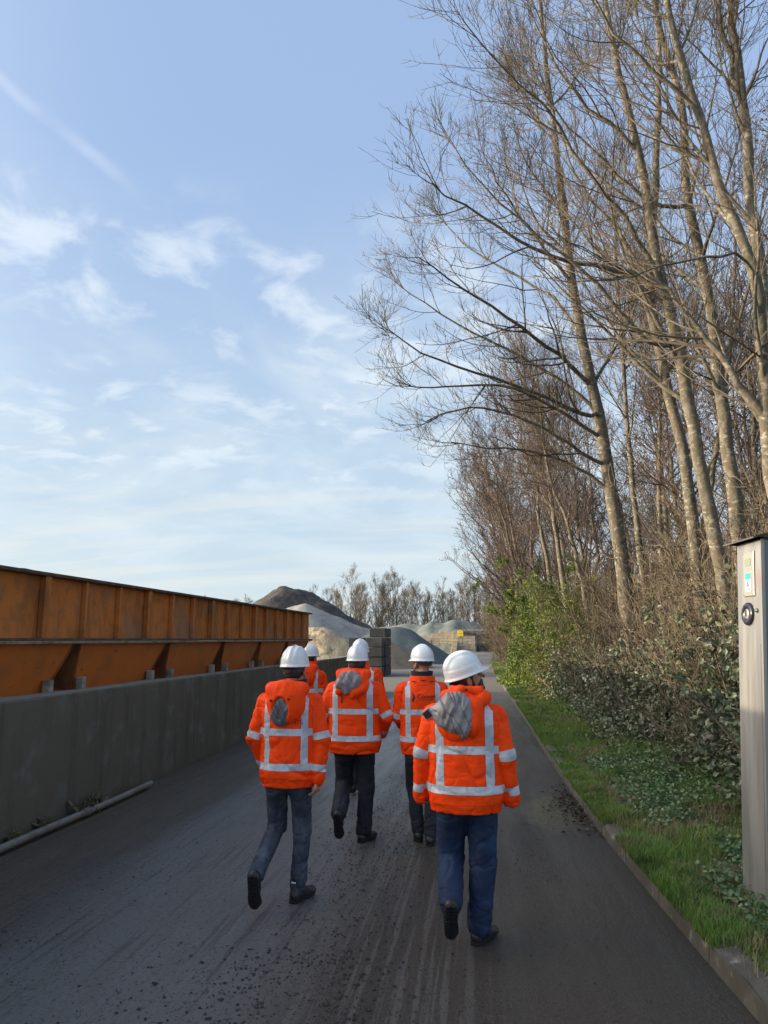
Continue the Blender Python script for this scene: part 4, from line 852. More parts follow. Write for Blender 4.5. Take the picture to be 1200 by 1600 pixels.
def helmet_mesh(kind):
    nu, nc = 26, 72; ph = np.arange(nc)*2*math.pi/nc; rows = []
    axx, by, Hh = .106, .132, .142
    front = np.clip(np.sin(ph), 0, 1)**2.2
    for i in range(nu):
        u = i/(nu-1); s_ = math.sin(u*math.pi/2)**.92; z = Hh*math.cos(u*math.pi/2)**.86
        x = axx*np.cos(ph)*s_; y = by*np.sin(ph)*s_-.004; zz = np.full(nc, z)
        if kind == 'ridge3':
            rg = (np.exp(-(x/.012)**2)*.006+np.exp(-((np.abs(x)-.042)/.009)**2)*.004)*min(1, (1-u)*3.5); f_ = 1+rg/.1
        elif kind == 'panel':
            st = 1/(1+np.exp(-(.048-np.abs(x))/.0022)); rg = st*.0075*min(1, max(0, (.88-u)*6)); f_ = 1+rg/.1
        else:
            rg = np.exp(-(x/.020)**2)*.005*min(1, (1-u)*3.5); f_ = 1+rg/.1
        if kind in ('panel',) and u > .80: f_ = f_*1.03
        rows.append(np.stack([x*f_, y*f_, zz*f_], 1))
    base = rows[-1]
    def ring(sx, dz, vis, vz_): r_ = base.copy(); r_[:, 0] *= sx; r_[:, 1] = (base[:, 1]+.004)*sx-.004+vis*front; r_[:, 2] = dz-vz_*front; return r_
    rows += [ring(1.02, -.004, .004, 0), ring(1.055, -.010, .020, .004), ring(1.075, -.014, .042, .010), ring(1.07, -.018, .042, .012), ring(1.0, -.013, .008, .003), ring(.94, .0, 0, 0), ring(.90, .05, 0, 0), ring(.55, .10, 0, 0), ring(.02, .12, 0, 0)]
    V = np.concatenate(rows); n = len(rows); i = np.arange(n*nc).reshape(n, nc); j = np.roll(i, -1, 1)
    Q = np.stack([i[:-1], j[:-1], j[1:], i[1:]], -1).reshape(-1, 4)[:, ::-1]
    me = mesh('shell', V, Q, smooth=True); me.materials.append(mhat); return me
HM = {k: helmet_mesh(k) for k in ('ridge3', 'panel', 'ridge')}
def arc_band(a0, a1, rx, ry, z0, z1, th=.003, n=26, yo=0., drop=0.):
    a = np.radians(np.linspace(a0, a1, n)); V = []
    for t in a:
        dz = drop*math.cos((t-math.radians((a0+a1)/2))*1.2)
        for r_, z in ((0, z0), (0, z1), (th, z1), (th, z0)): V.append([(rx+r_)*math.cos(t), (ry+r_)*math.sin(t)+yo, z-dz])
    Q = []
    for i in range(n-1):
        for k in range(4): Q.append((i*4+k, i*4+(k+1) % 4, (i+1)*4+(k+1) % 4, (i+1)*4+k))
    Q += [(0, 1, 2, 3), ((n-1)*4+3, (n-1)*4+2, (n-1)*4+1, (n-1)*4)]
    return V, Q
def person(X, Y, label, yaw=0., scale=1., wd=1., arms=None, legs=None, head=(0, 0, 0), hoff=(0, 0), hat='ridge', collar='orange', hood=None, trm=None, tr=(.088, .070, .060), skin=mskin, hair=True, beard=False, hand=None, res=.0085, fine=False, text=None, lean=0., seed=0, tabs=False, shs=1.0, feetyaw=(0, 0), cuff=.022):
    root = empty('person', (X, Y, 0), yaw, label, 'person', 'walking group in orange jackets'); root.scale = (scale,)*3
    hx, hy = hoff; HR = rot(*head); HC = np.array([hx, .012+hy, 1.66])
    def hp_(p): return HC+HR@np.array(p, float)
    lean_ = lambda p: np.array(p, float)
    # ---- body: one continuous surface
    fx = [(HC[0]-.13, HC[0]+.13, .006)]; fy = [(HC[1]-.14, HC[1]+.16, .006)]; fz = [(1.50, 1.80, .006)]
    if hand is not None:
        for h_ in hand: hc = arms[h_][2]; fx.append((hc[0]-.06, hc[0]+.06, .003)); fy.append((hc[1]-.06, hc[1]+.08, .003)); fz.append((hc[2]-.17, hc[2]+.0, .003))
    mnp = np.min([q for a in list(arms)+list(legs) for q in a[:3]], 0); mxp = np.max([q for a in list(arms)+list(legs) for q in a[:3]], 0)
    S = SDF(axis(min(mnp[0], -.25)-.12, max(mxp[0], .25)+.12, .016, fx), axis(min(mnp[1], -.16)-.16, max(mxp[1], .16)+.26, .016, fy), axis(-.02, 1.80, .016, fz))
    S.loft([.80, .90, 1.0, 1.15, 1.30, 1.40, 1.46, 1.50], np.array([.145, .155, .145, .14, .16, .165, .13, .07])*wd**.5, [.095, .10, .09, .09, .10, .09, .075, .06], k=.02)
    for (sh, el, wr, pn), sg in zip(arms, (-1, 1)):
        sh = np.array(sh); el = np.array(el); wr = np.array(wr)
        S.cone(sh, el, .046, .038, .03).cone(el, wr, .036, .026, .02)
        d = unit((wr-el)[None])[0]; nrm = np.array(pn, float); nrm = unit((nrm-nrm@d*d)[None])[0]; sd3 = np.cross(d, nrm)*sg   # palm normal, thumb side
        for fi, (o, ln) in enumerate(((-.030, .062), (-.010, .074), (.011, .080), (.032, .072))):
            kn = wr+d*.088+sd3*o*1.0-d*abs(o)*.12; S.cone(wr+d*.01+sd3*o*.55, kn, .015, .0125, .008)
            p = kn; q = d.copy(); rr = .0095; cl = .55+.12*fi*.5
            for sg_, f_ in enumerate((.45, .32, .26)):
                q = unit((q*math.cos(cl)+nrm*math.sin(cl))[None])[0]; e = p+q*ln*f_; S.cone(p, e, rr, rr*.9, .0015 if sg_ else .004); p = e; rr *= .9
        tb = wr+d*.028+sd3*.026; t1 = tb+unit((d*.75+sd3*.6+nrm*.35)[None])[0]*.036; t2 = t1+unit((d*.95+nrm*.45)[None])[0]*.030; S.cone(tb, t1, .0135, .0115, .006).cone(t1, t2, .0115, .009, .002)
    for (hpj, kn, an, _) in legs: S.cone(hpj, kn, .072*wd**.3, .050, .03).cone(kn, an, .046, .034, .02).cone(an, np.array(an)+[0, .05, -.03], .032, .026, .02)
    S.cone((0, -.005, 1.46), hp_((0, -.022, -.06)), .060, .056, .03)
    S.ell(hp_((0, -.012, .035)), (.076, .096, .100), HR, .02).ell(hp_((0, .028, -.03)), (.060, .068, .084), HR, .025).ell(hp_((0, .060, -.090)), (.030, .030, .024), HR, .02)
    S.cone(hp_((0, .090, .016)), hp_((0, .117, -.022)), .008, .013, .008).cone(hp_((-.03, .080, .030)), hp_((.03, .080, .030)), .013, .013, .012)
    S.ell(hp_((0, .093, -.052)), (.024, .010, .006), HR, .005).ell(hp_((0, .091, -.063)), (.021, .011, .006), HR, .005)
    for sx in (-1, 1):
        S.ell(hp_((sx*.033, .100, .006)), (.016, .014, .010), HR, .008, 'd')
        S.ell(hp_((sx*.077, -.008, -.008)), (.012, .021, .034), HR@rot(sx*.35, .15), .006); S.ell(hp_((sx*.088, -.002, -.006)), (.007, .010, .018), HR, .004, 'd')
    V, Q = S.mesh(); body = link('body', mesh('body', V, Q, smooth=True), skin, root)
    for sx in (-1, 1):
        m_ = MB(); m_.lathe([(.0001, -.010), (.007, -.007), (.010, 0), (.007, .007), (.0001, .010)], 12, Matrix.Translation(hp_((sx*.033, .080, .006)))); m_.build('eye', M_EYE, root, True)
    # ---- hair / beard
    if hair:
        S = SDF(*[axis(HC[i]-.15, HC[i]+.15, .006) for i in range(3)]); S.ell(hp_((0, -.014, .033)), (.081, .101, .103), HR, 0).ell(hp_((0, -.045, -.02)), (.060, .062, .066), HR, .02)
        n = HR@np.array([0, .93, -.36]); S.clip(n, hp_((0, .030, .0))); n = HR@np.array([0, -.25, -.97]); S.clip(n, hp_((0, -.09, -.050)))
        for sx in (-1, 1): S.ell(hp_((sx*.085, .008, -.014)), (.020, .026, .036), HR, .004, 'd')
        V, Q = S.mesh(); V = V+vnormals(V, Q)*(fbm(V, 70, 2)*.003)[:, None]; link('hair', mesh('hair', V, Q, smooth=True), mhair, root)
    if beard:
        S = SDF(*[axis(HC[i]-.15, HC[i]+.16, .005) for i in range(3)]); S.ell(hp_((0, .030, -.032)), (.064, .072, .088), HR, 0).ell(hp_((0, .064, -.094)), (.036, .036, .030), HR, .02)
        S.clip(HR@np.array([0, -.55, .83]), hp_((0, .08, -.030))); S.clip(HR@np.array([0, -1, 0.]), hp_((0, .005, 0)))
        for sx in (-1, 1): S.cone(hp_((sx*.060, .020, -.04)), hp_((sx*.068, .015, .02)), .012, .010, .01)
        S.ell(hp_((0, .100, -.057)), (.020, .020, .009), HR, .004, 'd'); S.ell(hp_((.0, .105, -.02)), (.03, .03, .018), HR, .004, 'd')
        V, Q = S.mesh(); link('beard', mesh('beard', V, Q, smooth=True), mhair, root)
    # ---- hard hat
    hh = empty('hard_hat', tuple(hp_((0, -.004, .048))), 0); hh.parent = root; hh.rotation_euler = Matrix(HR).to_euler()
    o = bpy.data.objects.new('shell', HM[hat]); C.link(o); o.parent = hh
    a = MB(); a.add(*arc_band(190, 350, .086, .108, -.052, -.022, yo=-.0, drop=.010)); a.build('headband', mstrap, hh)
    a = MB(); a.lathe([(.0001, .012), (.014, .012), (.016, .004), (.016, 0)], 14, Matrix.Translation((0, -.112, -.047)) @ Matrix.Rotation(R(90), 4, 'X')); a.build('adjuster_knob', mstrap, hh)
    a = MB()
    for q in (205, 335, 250, 290): t = R(q); a.tube([[.086*math.cos(t), .108*math.sin(t), -.04], [.092*math.cos(t), .112*math.sin(t), .01]], .005, 6)
    a.build('harness_strap', mstrap, hh)
    if hat == 'ridge3': a = MB(); a.box(-.011, .011, -.055, -.035, .133, .1465, .002); a.build('vent_slider', M('red_plastic', (.5, .05, .03), .4), hh)
    if hat == 'ridge': a = MB(); a.box(-.016, .016, -.1335, -.131, .016, .024); a.build('rim_print', mstrap, hh)
    # ---- jacket
    S = SDF(axis(min(mnp[0], -.28)-.11, max(mxp[0], .28)+.11, res), axis(min(mnp[1], -.2)-.10, max(mxp[1], .2)+.10, res), axis(.78, 1.66, res))
    zq = [.815, .85, .875, .93, 1.10, 1.25, 1.38, 1.45, 1.50, 1.54, 1.57]
    aq = np.array([.203, .208, .216, .226, .216, .220, .222, .198, .130, .095, .078]); bq = np.array([.150, .154, .160, .162, .150, .150, .150, .130, .108, .092, .080])
    S.loft(zq, aq*wd, bq*wd**.6, k=0, p=2.3)
    for (sh, el, wr, pn) in arms:
        sh, el, wr = map(np.array, (sh, el, wr)); S.cone(sh+np.array([0, 0, -.012]), el, .076*wd**.5, .061, .045); S.cone(el, wr, .061, .052, .02); d = unit((wr-el)[None])[0]; S.cone(wr-d*.05, wr+d*cuff, .054, .047 if cuff < .05 else .060, .01)
    V, Q = S.mesh(); V = relax(V, Q, 1, .4); Nn = vnormals(V, Q)
    # which sleeve, how far along it
    dT = (np.abs(V[:, 0]/np.interp(V[:, 2], zq, aq*wd))**2.3+np.abs(V[:, 1]/np.interp(V[:, 2], zq, bq*wd**.6))**2.3)**(1/2.3)
    dT = (dT-1)*.15; dT = np.where(V[:, 2] > 1.57, 1, dT); dA = np.full(len(V), 9.); al = np.zeros(len(V))
    for (sh, el, wr, pn) in arms:
        sh, el, wr = map(np.array, (sh, el, wr)); l1 = np.linalg.norm(el-sh); l2 = np.linalg.norm(wr-el)
        for a_, b_, l_, o_, ra, rb in ((sh, el, l1, 0, .080*wd**.5, .067), (el, wr, l2, l1, .067, .054)):
            t = ((V-a_)@(b_-a_))/l_**2; tc_ = np.clip(t, 0, 1); d_ = np.linalg.norm(V-a_-tc_[:, None]*(b_-a_), axis=1)-(ra+(rb-ra)*tc_); m_ = d_ < dA; dA = np.where(m_, d_, dA); al = np.where(m_, o_+np.clip(t, -.5 if o_ == 0 else 0, 1.4)*l_, al)
    arm = np.clip((dT-dA)/.012+.5, 0, 1)
    T0 = V.copy(); isA = arm > .5
    W3 = V*np.array([1, 1, .7]); crs = lambda P_, f_, w__, o_: np.exp(-(fbm(P_, f_, 2, o_)/w__)**2)
    disp = .018*ridge(W3+seed, 3.6, 2, seed)-.003; disp += .007*ridge(V+seed, 10, 2, 2.+seed)-.011*crs(W3+seed*2, 3.6, .030, 1.)-.004*crs(V*np.array([1, 1, 1.6])+seed*3, 7, .045, 5.)-.003*crs(V+seed*3, 12, .06, 9.)
    bun = np.clip((1.03-V[:, 2])/.15, 0, 1)*(V[:, 2] > .872); disp += np.where(isA, 0, bun*.020*(ridge(np.c_[V[:, 0]*3.5, V[:, 1]*3.5, V[:, 2]*15], 1.1, 2, seed)-.12))
    ang = np.arctan2(V[:, 0], V[:, 1]); disp += np.where(isA | (V[:, 2] > .875), 0, .0025*np.sin(ang*70))
    fo = np.clip(1-np.abs(al-.31)/.13, 0, 1)+.8*np.clip(1-np.abs(al-.53)/.10, 0, 1); disp += np.where(isA, fo*.022*(ridge(np.c_[al*11+V[:, 2]*2, np.sin(np.arctan2(V[:, 1], np.abs(V[:, 0])-.25))*.9+V[:, 0]*9, 0*al+seed], 1.15, 2, seed)-.12), 0)
    disp -= np.where(np.abs(dT-dA) < .03, .006*(1-np.abs(dT-dA)/.03), 0)*(V[:, 2] < 1.40)
    V = V+Nn*disp[:, None]
    me = mesh('jacket', V, Q, smooth=True); setattr_v(me, 'torso', T0/np.array([wd, 1, 1])); setattr_f(me, 'arm', arm); setattr_f(me, 'along', al); jk = link('jacket', me, mjk, root)
    jV, jQ = V, Q
    # collar
    cm = {'orange': mho, 'black': mblk_}[collar if collar in ('orange', 'black') else 'orange']
    S = SDF(axis(-.20, .20, .006), axis(-.20, .20, .006), axis(1.46, 1.68, .006)); ct = 1.62 if collar == 'orange' else 1.595
    S.loft([1.48, 1.52, 1.56, ct], np.array([.125, .112, .102, .108])*wd**.4, [.115, .108, .098, .104], y0=[-.002, -.004, -.002, .004], k=0, p=2.1)
    S.loft([1.50, 1.56, 1.70], np.array([.10, .086, .094])*wd**.4, [.09, .082, .090], y0=.002, k=.004, p=2.1, op='d')
    V, Q = S.mesh(); V = V+vnormals(V, Q)*(.010*ridge(V*np.array([1, 1, .6]), 12, 3, seed))[:, None]; V[:, 0] += hx*np.clip((V[:, 2]-1.48)/.14, 0, 1); link('collar', mesh('collar', V, Q, smooth=True), cm, jk)
    if collar == 'black':
        S = SDF(axis(-.22, .22, .006), axis(-.20, .20, .006), axis(1.44, 1.58, .006)); S.loft([1.46, 1.50, 1.55], np.array([.165, .135, .118])*wd**.4, [.128, .118, .108], k=0, p=2.1).loft([1.44, 1.50, 1.60], np.array([.14, .115, .10])*wd**.4, [.10, .10, .092], k=.004, p=2.1, op='d')
        V, Q = S.mesh(); V = V+vnormals(V, Q)*(.006*ridge(V, 12, 3, seed))[:, None]; link('collar_flap', mesh('collar_flap', V, Q, smooth=True), mho, jk)
    # hood
    yb = -.150*wd**.6
    def hoodm(fn, name, m_, box, amp, sc_, h=.0055):
        S = SDF(*[axis(*q, h) for q in box]); fn(S); V, Q = S.mesh(); V = relax(V, Q, 1, .4); nn_ = vnormals(V, Q); V = V+nn_*((amp*ridge(V*np.array([1.2, 1, .7]), sc_, 3, seed+.3)) if 'lining' not in name else (amp*1.25*ridge(np.c_[V[:, 0]*2.2-V[:, 2]*.7, V[:, 1]*.6, V[:, 2]*.55+V[:, 0]*.3], sc_*1.15, 2, seed+.3)-.011*np.exp(-(fbm(np.c_[V[:, 0]*2.0+V[:, 2]*.9, V[:, 1]*.5, V[:, 2]*.4], sc_*1.2, 2, seed+4.)/.04)**2)-.004))[:, None]; return link(name, mesh(name, V, Q, smooth=True), m_, jk)
    bx = ((-.30, .26), (yb-.17, yb+.14), (1.16, 1.66))
    if hood == 'bag':
        hoodm(lambda S: S.ell((0, yb+.012, 1.43), (.150, .062, .165), None, 0).cone((-.12, yb+.05, 1.53), (.12, yb+.05, 1.53), .050, .050, .05).ell((-.030, yb-.060, 1.375), (.070, .060, .108), None, .008, 'd'), 'hood', mho, bx, .016, 9)
        hoodm(lambda S: S.ell((-.030, yb-.018, 1.375), (.080, .026, .118), None, 0), 'hood_lining', mlid, bx, .022, 9)
        for q in (-1, 1): a = MB(); a.box(-.030+q*.068-.008, -.030+q*.068+.008, yb-.056, yb-.036, 1.448+q*.006, 1.462+q*.006, .003); a.build('cord_lock', mblk_, jk)
    elif hood == 'folded':
        hoodm(lambda S: S.ell((.0, yb+.030, 1.475), (.160, .060, .130), rot(0, 0, .1), 0).ell((.055, yb+.0, 1.405), (.105, .040, .052), rot(0, 0, -.55), .02).ell((-.125, yb+.012, 1.405), (.042, .040, .045), None, .02).cone((-.13, yb+.07, 1.565), (.13, yb+.07, 1.565), .045, .045, .04), 'hood', mho, bx, .026, 8)
        hoodm(lambda S: S.ell((-.035, yb-.004, 1.495), (.135, .056, .105), rot(0, 0, -.25), 0).cone((-.09, yb+.015, 1.44), (-.04, yb-.01, 1.40), .035, .025, .03), 'hood_lining', mli, bx, .030, 7)
        a = MB(); a.tube([[-.095, yb-.05, 1.37], [-.085, yb-.055, 1.34], [-.09, yb-.05, 1.30]], .007, 6); a.build('hood_cord', mblk_, jk)
    elif hood == 'open':
        hoodm(lambda S: S.ell((-.035, yb+.030, 1.425), (.150, .066, .165), rot(0, 0, .12), 0).ell((.070, yb+.008, 1.405), (.046, .046, .115), rot(0, 0, .12), .02).cone((.06, yb+.035, 1.50), (.135, yb+.085, 1.545), .055, .045, .03), 'hood', mho, bx, .026, 7)
        hoodm(lambda S: S.ell((-.060, yb+.000, 1.455), (.132, .062, .135), rot(0, 0, .2), 0).cone((-.08, yb+.0, 1.46), (-.215, yb+.035, 1.455), .060, .034, .05).cone((-.04, yb-.015, 1.38), (-.01, yb-.008, 1.325), .055, .036, .03).cone((.0, yb-.014, 1.36), (.030, yb-.005, 1.375), .040, .030, .02), 'hood_lining', mli, bx, .036, 6.5)
        Mx = Matrix.Translation((-.235, yb+.012, 1.445)) @ Matrix.Rotation(R(-38), 4, 'Y') @ Matrix.Rotation(R(-20), 4, 'Z'); a = MB(); a.box(-.024, .024, -.026, -.020, -.022, .022, .003, Mx); a.build('hook_patch', mblk_, jk)
        a = MB(); a.box(-.034, .034, -.0195, -.008, -.031, .031, .004, Mx); a.build('hood_tab', mli, jk)
        hoodm(lambda S: S.cone((-.13, yb+.075, 1.565), (-.02, yb+.03, 1.60), .026, .026, 0).cone((-.02, yb+.03, 1.60), (.10, yb+.08, 1.585), .024, .026, .02).cone((.10, yb+.08, 1.585), (.150, .04, 1.545), .028, .034, .03), 'collar_fold', mho, ((-.24, .26), (yb-.1, .14), (1.48, 1.68)), .012, 10)
        a = MB(); a.lathe([(.0001, .004), (.008, .004), (.009, 0)], 12, Matrix.Translation((.02, yb-.003, 1.600)) @ Matrix.Rotation(R(90), 4, 'X')); a.build('press_stud', mblk_, jk)
    if hood is None and collar == 'black':
        for q in (-.09, 0, .09): a = MB(); a.box(q-.018, q+.018, -.135+abs(q)*.15, -.122+abs(q)*.15, 1.508-abs(q)*.12, 1.516-abs(q)*.12); a.build('hood_loop', mblk_, jk)
    # printed lettering on the back
    if text:
        from mathutils.bvhtree import BVHTree
        bv = BVHTree.FromPolygons([tuple(v) for v in jV], [tuple(q) for q in jQ])
        def onto(Vv, name, T_, Q_=None):
            o_ = []
            for x, z in Vv:
                h_ = bv.ray_cast(Vector((x, -1, z)), Vector((0, 1, 0))); o_.append([x, (h_[0].y if h_[0] else yb)-.003, z])
            link(name, mesh(name, o_, Q_, T_), mlogo, jk)
        st_, sz_, tx, tz, logo = text; cu = bpy.data.curves.new('lettering', 'FONT'); cu.body = st_; cu.size = sz_; ob = bpy.data.objects.new('t', cu); C.link(ob)
        bpy.context.view_layer.update(); me = bpy.data.meshes.new_from_object(ob.evaluated_get(bpy.context.evaluated_depsgraph_get()))
        me.calc_loop_triangles(); T_ = [tuple(t.vertices) for t in me.loop_triangles]; onto([(v.co.x+tx, v.co.y+tz) for v in me.vertices], 'lettering', T_)
        bpy.data.objects.remove(ob); bpy.data.curves.remove(cu); bpy.data.meshes.remove(me)
        if logo:
            c_ = [(tx-.052, tz+.052), (tx-.032, tz+.048), (tx-.020, tz+.016), (tx-.032, tz-.030), (tx-.050, tz-.032), (tx-.040, tz+.014)]; onto(c_, 'logo_mark', [(0, 1, 5), (1, 2, 5), (2, 3, 5), (3, 4, 5)])
            ul = []; tt = []
            for k in range(9): x_ = tx+.006+k*.017; n_ = len(ul); ul += [(x_, tz-.016), (x_+.011, tz-.016), (x_+.011, tz-.011), (x_, tz-.011)]; tt.append((n_, n_+1, n_+2, n_+3))
            onto(ul, 'lettering', None, tt)
    # ---- trousers
    S = SDF(axis(min(mnp[0], -.2)-.12, max(mxp[0], .2)+.12, res), axis(min(mnp[1], -.14)-.12, max(mxp[1], .14)+.14, res), axis(.03, .98, res))
    S.ell((0, 0, .90), (.158*wd, .112*wd**.5, .13), None, 0)
    for (hpj, kn, an, sp), sg in zip(legs, (-1, 1)):
        hpj, kn, an = map(np.array, (hpj, kn, an)); S.ell(hpj*np.array([.92, 1, 1])+np.array([0, -.025, -.05]), (.082*wd, .088, .11), None, .04)
        S.cone(hpj, kn, tr[0], tr[1], .035).cone(kn, an+(kn-an)*.02, tr[1]*.98, tr[2], .02)
        d = unit((an-kn)[None])[0]; S.clip  # cuffs end in a clean edge
    V, Q = S.mesh(); V = relax(V, Q, 1, .4); Nn = vnormals(V, Q); disp = .012*ridge(V*np.array([1, 1, .6])+seed, 5, 2, seed)-.008*np.exp(-(fbm(V*np.array([1, 1, .6])+seed*2, 4, 2, 3.)/.035)**2)-.005*np.exp(-(fbm(V*np.array([1, 1, 1.5])+seed*4, 8, 2, 3.)/.05)**2)
    for (hpj, kn, an, sp) in legs:
        kn_, an_ = np.array(kn), np.array(an); dk = np.linalg.norm(V-kn_, axis=1); da = np.linalg.norm(V-an_-np.array([0, 0, .05]), axis=1)
        rgd = ridge(np.c_[V[:, 0]*5+V[:, 2]*4, V[:, 1]*5, V[:, 2]*14-V[:, 0]*9], 1.1, 2, seed)-.12; disp += np.clip(1.1-dk/.20, 0, 1)*.020*rgd+np.clip(1.1-da/.20, 0, 1)*.026*rgd
    disp -= .007*np.exp(-(V[:, 0]/.012)**2)*(V[:, 1] < 0)*(V[:, 2] > .70)
    V = V+Nn*disp[:, None]; link('trousers', mesh('trousers', V, Q, smooth=True), trm, root)
    # ---- shoes
    for (hpj, kn, an, pt), sg, fyw in zip(legs, (-1, 1), feetyaw):
        sh_ = bpy.data.objects.new('shoe', shoe_me); C.link(sh_); sh_.parent = root
        Rm = rot(fyw, -pt); an = np.array(an); loc = an-Rm@np.array([0, 0, .095*shs]); sh_.location = loc; sh_.rotation_euler = Matrix(Rm).to_euler(); sh_.scale = (shs,)*3
        o = bpy.data.objects.new('sole', sole_me); C.link(o); o.parent = sh_
        if tabs: a = MB(); a.box(-.018, .018, -.060, -.052, .133, .142, .001); a.build('heel_tab', mtab, sh_)
    return root
M_EYE = M('eye_dark', (.05, .035, .03), .2)
def at(px, Y): p = W(px, 1100, Y); return p[0]
# palm normals point inwards / back
person(-1.485, 5.72, 'person at front left in dark jeans, orange jacket with grey oval on its hood', 0, 1.0, 1.0,
       arms=[((-.185, 0, 1.435), (-.275, -.01, 1.165), (-.215, .10, .945), (1, 0, 0)), ((.185, 0, 1.435), (.262, -.035, 1.155), (.240, -.055, .885), (-1, .3, 0))],
       legs=[((-.09, 0, .87), (-.105, .09, .50), (-.150, -.29, .245), R(68)), ((.09, 0, .87), (.10, .045, .49), (.085, .01, .095), 0)],
       head=(R(-6), 0, 0), hoff=(.025, .02), hat='ridge3', collar='black', hood='bag', trm=mjean, tr=(.090, .072, .060), hand=[1], res=.0075, seed=1, tabs=True, text=('ITS', .045, .075, 1.275, False), feetyaw=(R(4), R(-22)))
person(-1.265, 7.38, 'stocky person in the middle in black trousers, orange jacket with folded grey lined hood', 0, 1.0, 1.17,
       arms=[((-.21, 0, 1.42), (-.325, -.03, 1.17), (-.235, .16, 1.02), (1, 0, 0)), ((.21, 0, 1.42), (.335, -.03, 1.16), (.245, .17, .98), (-1, 0, 0))],
       legs=[((-.10, 0, .87), (-.115, .10, .52), (-.095, -.27, .30), R(64)), ((.10, 0, .87), (.11, .04, .49), (.09, .02, .095), 0)],
       head=(0, 0, 0), hoff=(.02, .02), hat='ridge', collar='orange', hood='folded', trm=mblack_t, tr=(.104, .086, .074), seed=2, feetyaw=(0, R(-25)))
person(-.135, 5.12, 'person at front right in blue trousers looking right, large grey hood lining', 0, .985, 1.13,
       arms=[((-.205, 0, 1.43), (-.290, -.005, 1.18), (-.300, .04, .975), (1, 0, 0)), ((.205, 0, 1.43), (.270, -.04, 1.18), (.292, .0, .975), (-1, 0, 0))],
       cuff=.085, legs=[((-.10, 0, .87), (-.110, .10, .50), (-.105, -.17, .285), R(62)), ((.10, 0, .87), (.105, .045, .49), (.070, .01, .095), 0)],
       head=(R(-76), R(20), R(4)), hoff=(.02, .05), hat='panel', collar='orange', hood='open', trm=mblue_t, tr=(.108, .090, .080), skin=mskin2, beard=True, hand=None, res=.0075, seed=3, feetyaw=(R(5), R(-30)))
person(-.60, 7.38, 'person looking left, orange jacket without a hood, dark lettering on its back', R(8), 1.0, 1.0,
       arms=[((-.185, 0, 1.43), (-.24, .03, 1.17), (-.19, .22, 1.06), (1, 0, 0)), ((.185, 0, 1.43), (.25, -.03, 1.165), (.24, .02, .91), (-1, 0, 0))],
       legs=[((-.09, 0, .87), (-.085, .16, .50), (-.04, .12, .095), 0), ((.09, 0, .87), (.09, .03, .49), (.062, -.02, .095), 0)],
       head=(R(34), 0, 0), hoff=(.0, .03), hat='ridge', collar='black', hood=None, trm=mgrey_t, tr=(.090, .070, .062), seed=4, hair=False, beard=True, text=('Convet', .058, -.058, 1.345, True), feetyaw=(R(0), R(-8)))
person(-2.455, 10.5, 'person nearest the concrete wall, half hidden behind the one in jeans', R(-8), .985, 1.0,
       arms=[((-.185, 0, 1.43), (-.25, .0, 1.17), (-.24, .08, .92), (1, 0, 0)), ((.185, 0, 1.43), (.22, .06, 1.17), (.15, .22, 1.03), (-1, 0, 0))],
       legs=[((-.09, 0, .87), (-.095, .02, .49), (-.08, -.04, .095), 0), ((.09, 0, .87), (.09, .14, .52), (.08, .05, .12), 0)],
       head=(R(-15), 0, 0), hoff=(.01, .02), hat='ridge', collar='orange', hood='bag', trm=mgrey_t, res=.010, seed=5)
person(-1.565, 9.5, 'person mostly hidden behind the stocky one in black trousers, only hard hat and shoulders showing', 0, 1.03, 1.12,
       arms=[((-.20, 0, 1.43), (-.27, .0, 1.17), (-.25, .08, .92), (1, 0, 0)), ((.20, 0, 1.43), (.27, .0, 1.17), (.25, .08, .92), (-1, 0, 0))],
       legs=[((-.10, 0, .87), (-.10, .14, .52), (-.09, .05, .12), 0), ((.10, 0, .87), (.10, .02, .49), (.09, -.04, .095), 0)],
       head=(0, 0, 0), hoff=(.0, .02), hat='ridge', collar='orange', hood=None, trm=mgrey_t, res=.010, seed=6)
# ------------------------------------------------------------------ steel access post
msteel = M('brushed_steel', (.33, .33, .325), .42, metal=.7, var=[((.33, .32, .305), 4, .42, .65, 5, (3, 3, .25)), ((.38, .25, .23), 1.3, .55, .72, 4, (1, 1, 1.2)), ((.30, .26, .22), 9, .60, .75, 5, (4, 4, .4))], bump=[(60, .15, .002, (1, 1, .03))], rvar=(4, .40, .58, 0, (2, 2, .3)))
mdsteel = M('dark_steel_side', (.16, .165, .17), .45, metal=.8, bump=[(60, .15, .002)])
mcap = M('dark_cap', (.10, .085, .075), .5, metal=.4, var=[((.2, .16, .13), 8, .5, .7, 4)])
pst = empty('access_post', (1.815, 5.5, .12), 0, 'tall stainless steel access post with small screens and a round black reader', 'access post')
pst.rotation_euler = (0, R(3.6), R(6.2))
# local: y runs away from the viewer along the face (normal -x)
DY, DX, HH = .38, .40, 2.49
def pbox(n, m_, *a, bev=0.): return MB().box(*a, bev).build(n, m_, pst)
pbox('column', msteel, 0, DX, 0, DY, 0, HH, bev=.006)
pbox('dark_side_sheet', mdsteel, .022, DX-.01, -.006, -.001, .02, HH-.02)  # thin darker sheet over the whole side face
pbox('corner_trim', msteel, -.004, .020, -.009, -.0015, 0, HH)
pbox('base_flange', msteel, -.03, DX+.03, -.03, DY+.03, -.04, .0)
cp = MB(); cp.prism([(-.075, HH-.005), (DX/2, HH+.085), (DX+.07, HH-.005), (DX+.07, HH+.007), (DX/2, HH+.10), (-.075, HH+.007)][::-1], -.05, DY+.07, axis=1)
cp.build('roof_cap', mcap, pst)
g = MB(); g.prism([(0.001, HH), (DX/2, HH+.080), (DX-.001, HH)], .0, DY, axis=1); g.build('cap_infill', msteel, pst)
